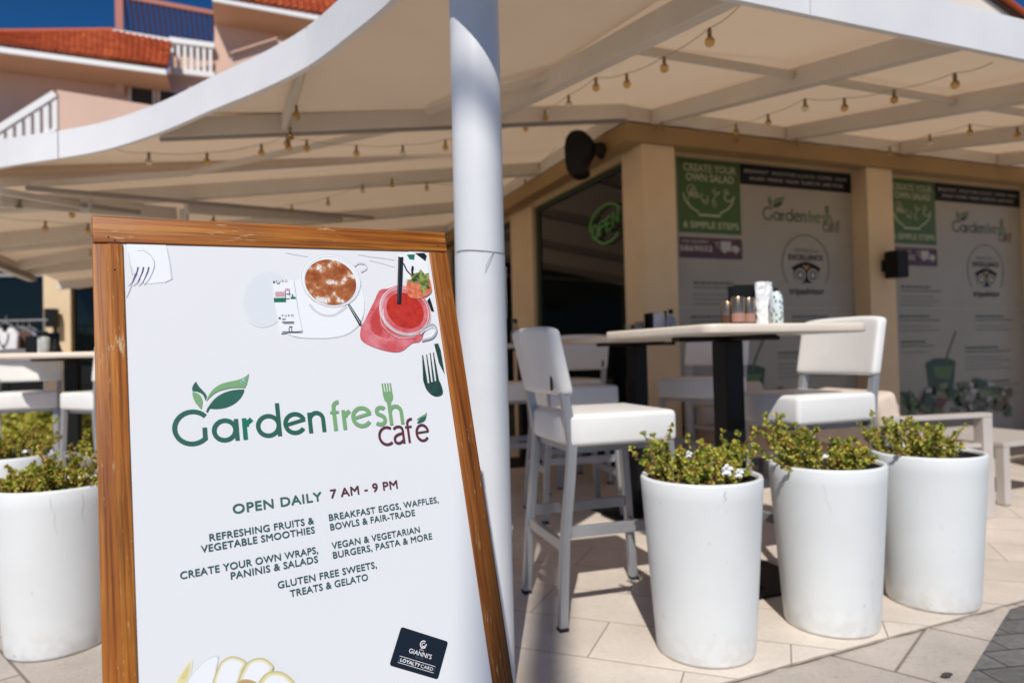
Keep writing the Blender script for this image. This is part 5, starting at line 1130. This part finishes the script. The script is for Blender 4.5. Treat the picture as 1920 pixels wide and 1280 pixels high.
for k, (u, Y, h_) in enumerate(((-30, 7.7, .66), (45, 7.6, .70), (112, 7.8, .68), (172, 7.5, .62))):
    p = aty(u, 700, Y); bush(V((p.x, p.y, 0)), h_, .42, 70 + k, ['yellow green bush at the left picture edge behind the left stool', 'yellow green bush behind the seat of the left stool', 'yellow green bush right of the black table column on the left', 'thin yellow bush beside the left edge of the wooden board'][k])

# ------------------------------------------------------------------ street lamp behind the viewer (its soft shadow crosses the board's right rail and the tiles)
sl_ = empty('street_lamp', V((-.612, -7.0, 0))); tag(sl_, 'tall dark street lamp post standing in the street behind the viewer', 'street lamp')
b = MB(); b.lathe([(.12, 0), (.12, .5), (.085, .55), (.082, 4), (.074, 11.3), (0, 11.32)], 20); b.build('pole', M['black'], sl_, smooth=True)
b = MB(); b.tube([V((0, 0, 11.2)), V((-.5, 0, 11.55)), V((-1.3, 0, 11.6))], .035, 8); b.build('arm', M['black'], sl_)
b = MB(); b.bx(-1.9, -1.25, -.14, .14, 11.54, 11.64); b.build('lamp_head', M['black'], sl_, bevel=.03)

# ------------------------------------------------------------------ pink house, upper left
HY = 15.0
HP0 = aty(250, 150, HY)
def hp(u, v, off=0.0): return onp(u, v, HP0 + nR * off, nR)
house = empty('pink_house', V((HP0.x, HP0.y, 0))); tag(house, 'pink house with terracotta roofs, white balustrades and balcony beyond the canopy', 'house')
ho = V(house.location)
def hpart(b, name, m, **kw):
    b.v = [tuple(V(p) - ho) for p in b.v]; return b.build(name, m, house, **kw)
def hslab(pts, off, depth, name, m, **kw):
    b = MB(); b.prism([hp(u, v, off) for u, v in pts], uL * depth); return hpart(b, name, m, **kw)
hslab([(-260, 60), (312, 140), (404, 120), (404, 420), (-260, 420)], 0, .3, 'wall', M['pink'])
hslab([(402, 18), (600, 60), (600, 420), (402, 420)], .004, .3, 'wall', M['pink'])
# main roof: eave slab, trim and barrel tiles
OV = 1.15
def line3(u0, v0, u1, v1, off): return hp(u0, v0, off), hp(u1, v1, off)
def eave(u0, v0, u1, v1, th, name):
    a, c = line3(u0, v0, u1, v1, OV); b = MB(); b.prism([a, c, c + ZUP * th, a + ZUP * th], uL * .06); return hpart(b, name, M['housewhite'])
eave(-200, 71, 312, 140, .105, 'eave_trim')
a, c = line3(-200, 71, 312, 140, OV - .061); b = MB(); b.prism([a, c, c + ZUP * .05, a + ZUP * .05], uL * (OV - .07)); hpart(b, 'soffit', M['soffit'])
eave(398, 2, 640, 46, .15, 'eave_trim')
a, c = line3(398, 2, 640, 46, OV - .061); b = MB(); b.prism([a, c, c + ZUP * .05, a + ZUP * .05], uL * (OV - .07)); hpart(b, 'soffit', M['soffit'])
def tiles(e0, e1, r0, r1, nu, nv, name):
    b = MB(); up_ = (e1 - e0).cross(r0 - e0).normalized()
    if up_.z < 0: up_ = -up_
    wdt = (e1 - e0).length / nu
    P_ = lambda t, q: lerp(lerp(e0, e1, t), lerp(r0, r1, t), q)
    for i in range(nu):
        for j in range(nv):
            vs = []
            for jj, lift in ((j, -.05), (j, .028), (j + 1.1, .0)):
                tt_ = min(1.0, jj / nv)
                for k in range(7): vs.append(P_((i + k / 6) / nu, tt_) + up_ * (lift + wdt * .36 * math.sin(math.pi * k / 6)))
            b.add(vs, [(k + o_, k + 1 + o_, 8 + k + o_, 7 + k + o_) for k in range(6) for o_ in (0, 7)])
    b.keepn = True; o = hpart(b, name, M['rooftile'], smooth=True)
    d = MB(); vs = []
    for q in (0, .34, .67, 1):
        for t in (0, .25, .5, .75, 1): vs.append(P_(t, q) - up_ * .03 - ho)
    d.add(vs, [(a_ * 5 + c_, a_ * 5 + c_ + 1, a_ * 5 + c_ + 6, a_ * 5 + c_ + 5) for a_ in range(3) for c_ in range(4)]); d.build('roof_deck', M['rooftile'], o)
def ev(u): return 80 + u * .141
tiles(hp(-70, ev(-70), OV + .02), hp(215, ev(215), OV + .02), hp(-70, 63, .55), hp(215, 59, .55), 26, 8, 'roof')
tiles(hp(215, ev(215), OV + .02), hp(316, ev(316), OV + .02), hp(215, 59, .55), hp(322, 80, .55), 9, 8, 'roof')
e0, e1 = line3(396, -8, 640, 34, OV + .02); tiles(e0, e1, e0 - nR * 1.6 + ZUP * 1.6, e1 - nR * 1.6 + ZUP * 1.6, 18, 9, 'roof')
a, c = line3(-200, 66, 312, 133, OV - .03); b = MB(); b.prism([a, c, c + ZUP * .09, a + ZUP * .09], uL * .05); hpart(b, 'gutter', mat('dark gutter', (.10, .085, .08), .6))
b = MB(); b.tube([hp(-70, 62, .52), hp(212, 58, .52)], .06, 10); hpart(b, 'ridge', M['rooftile'], smooth=True)
for (u, v) in ((160, 128), (543, 40)):
    p = hp(u, v, OV * .55); b = MB(); b.box(p, (.42, .3, .10), (uR, uL, ZUP)); hpart(b, 'soffit_lamp', M['black'])
# windows in the shade under the roof
for (u0, u1, v0, v1) in ((246, 286, 164, 200), (300, 345, 171, 206)):
    f_ = hslab([(u0 - 4, v0 - 3), (u1 + 4, v0 + 2), (u1 + 4, v1 + 4), (u0 - 4, v1 + 4)], .05, .045, 'window', M['housewhite']); b = MB(); b.prism([hp(u, v, .06) - ho for u, v in ((u0, v0), (u1, v0 + 5), (u1, v1), (u0, v1))], uL * .008); b.build('pane', M['darkwin'], f_)
hslab([(216, 150), (232, 153), (232, 176), (216, 173)], .16, .15, 'meter_box', M['pink'])
# balcony with parapet and balustrade
bz0 = hp(110, 176, 1.6)
a, c = hp(110, 176, 1.6), hp(420, 226, 1.6)
b = MB(); b.prism([a, c, c - ZUP * 1.3, a - ZUP * 1.3], uL * .14); hpart(b, 'balcony_parapet', M['pink'])
b = MB(); b.prism([a - uR * .03, c, c + ZUP * .07, a - uR * .03 + ZUP * .07], uL * .18 ); hpart(b, 'balcony_coping', M['pink'])
dB = hp(-60, 283, 1.6) - a; LBl = dB.length; dB.normalize()
def balustrade(p0, d, L, h_, n, name, bw_=.15):
    hd_ = V((d.x, d.y, 0)).normalized(); sd_ = d.cross(ZUP).normalized(); b = MB(); b.bar(p0, p0 + d * L, .16, .12)
    o = hpart(b, name, M['housewhite']); b = MB(); b.bar(p0 - ZUP * h_ - ho, p0 + d * L - ZUP * h_ - ho, .16, .12); b.build('bottom_rail', M['housewhite'], o)
    for i in range(n):
        p = p0 + d * (L * (i + .35) / n); b = MB(); b.box(p - ZUP * (h_ / 2 - .06) , (bw_, .10, h_ - .10), (hd_, sd_, ZUP)); b.v = [tuple(V(q) - ho) for q in b.v]; b.build('baluster', M['housewhite'], o)
b0 = a + V((0, .05, -.02))
balustrade(b0 + dB * .05, dB, LBl, .72, 10, 'balustrade', .09)
# terrace: cap, white balustrade and salmon rail
a, c = hp(318, 82, .1), hp(402, 93, .1)
balustrade(a, (c - a).normalized(), (c - a).length, .68, 7, 'balustrade', (c - a).length / 7 * .5)
hslab([(316, 126), (404, 139), (404, 170), (316, 160)], -.35, .3, 'wall', M['pink'])
hslab([(322, 78), (404, 88), (404, 140), (322, 130)], -1.6, .1, 'terrace_wall', M['soffit'])
hslab([(208, 54), (322, 73), (322, 80), (208, 62)], .56, .3, 'terrace_cap', M['housewhite'])
a, c = hp(218, -4, -1.0), hp(404, 30, -1.0)
b = MB(); b.bar(a, c, .10, .10); p = hp(224, 0, -1.0); q = hp(224, 62, -1.0); b.box((p + q) / 2, (.16, .12, (p - q).length), (uR, uL, ZUP)); rr_ = hpart(b, 'terrace_railing', M['redmetal'])
for i in range(17):
    t = (i + .3) / 17; p = lerp(hp(228, -2, -1.0), hp(402, 30, -1.0), t); q = lerp(hp(236, 60, -1.35), hp(408, 86, -1.35), t); b = MB(); b.bar(q - ho, p - ho, .055, .05, uR); b.build('railing_bar', M['redbar_shade'], rr_)
# right wing low parapet in the sun
hslab([(432, 104), (520, 76), (640, 100), (640, 160), (432, 160)], .9, .12, 'parapet', M['pink']); 
p, q = hp(432, 104, .92), hp(520, 76, .92); b = MB(); b.bar(p, q, .2, .03); hpart(b, 'parapet_coping', M['pink'])
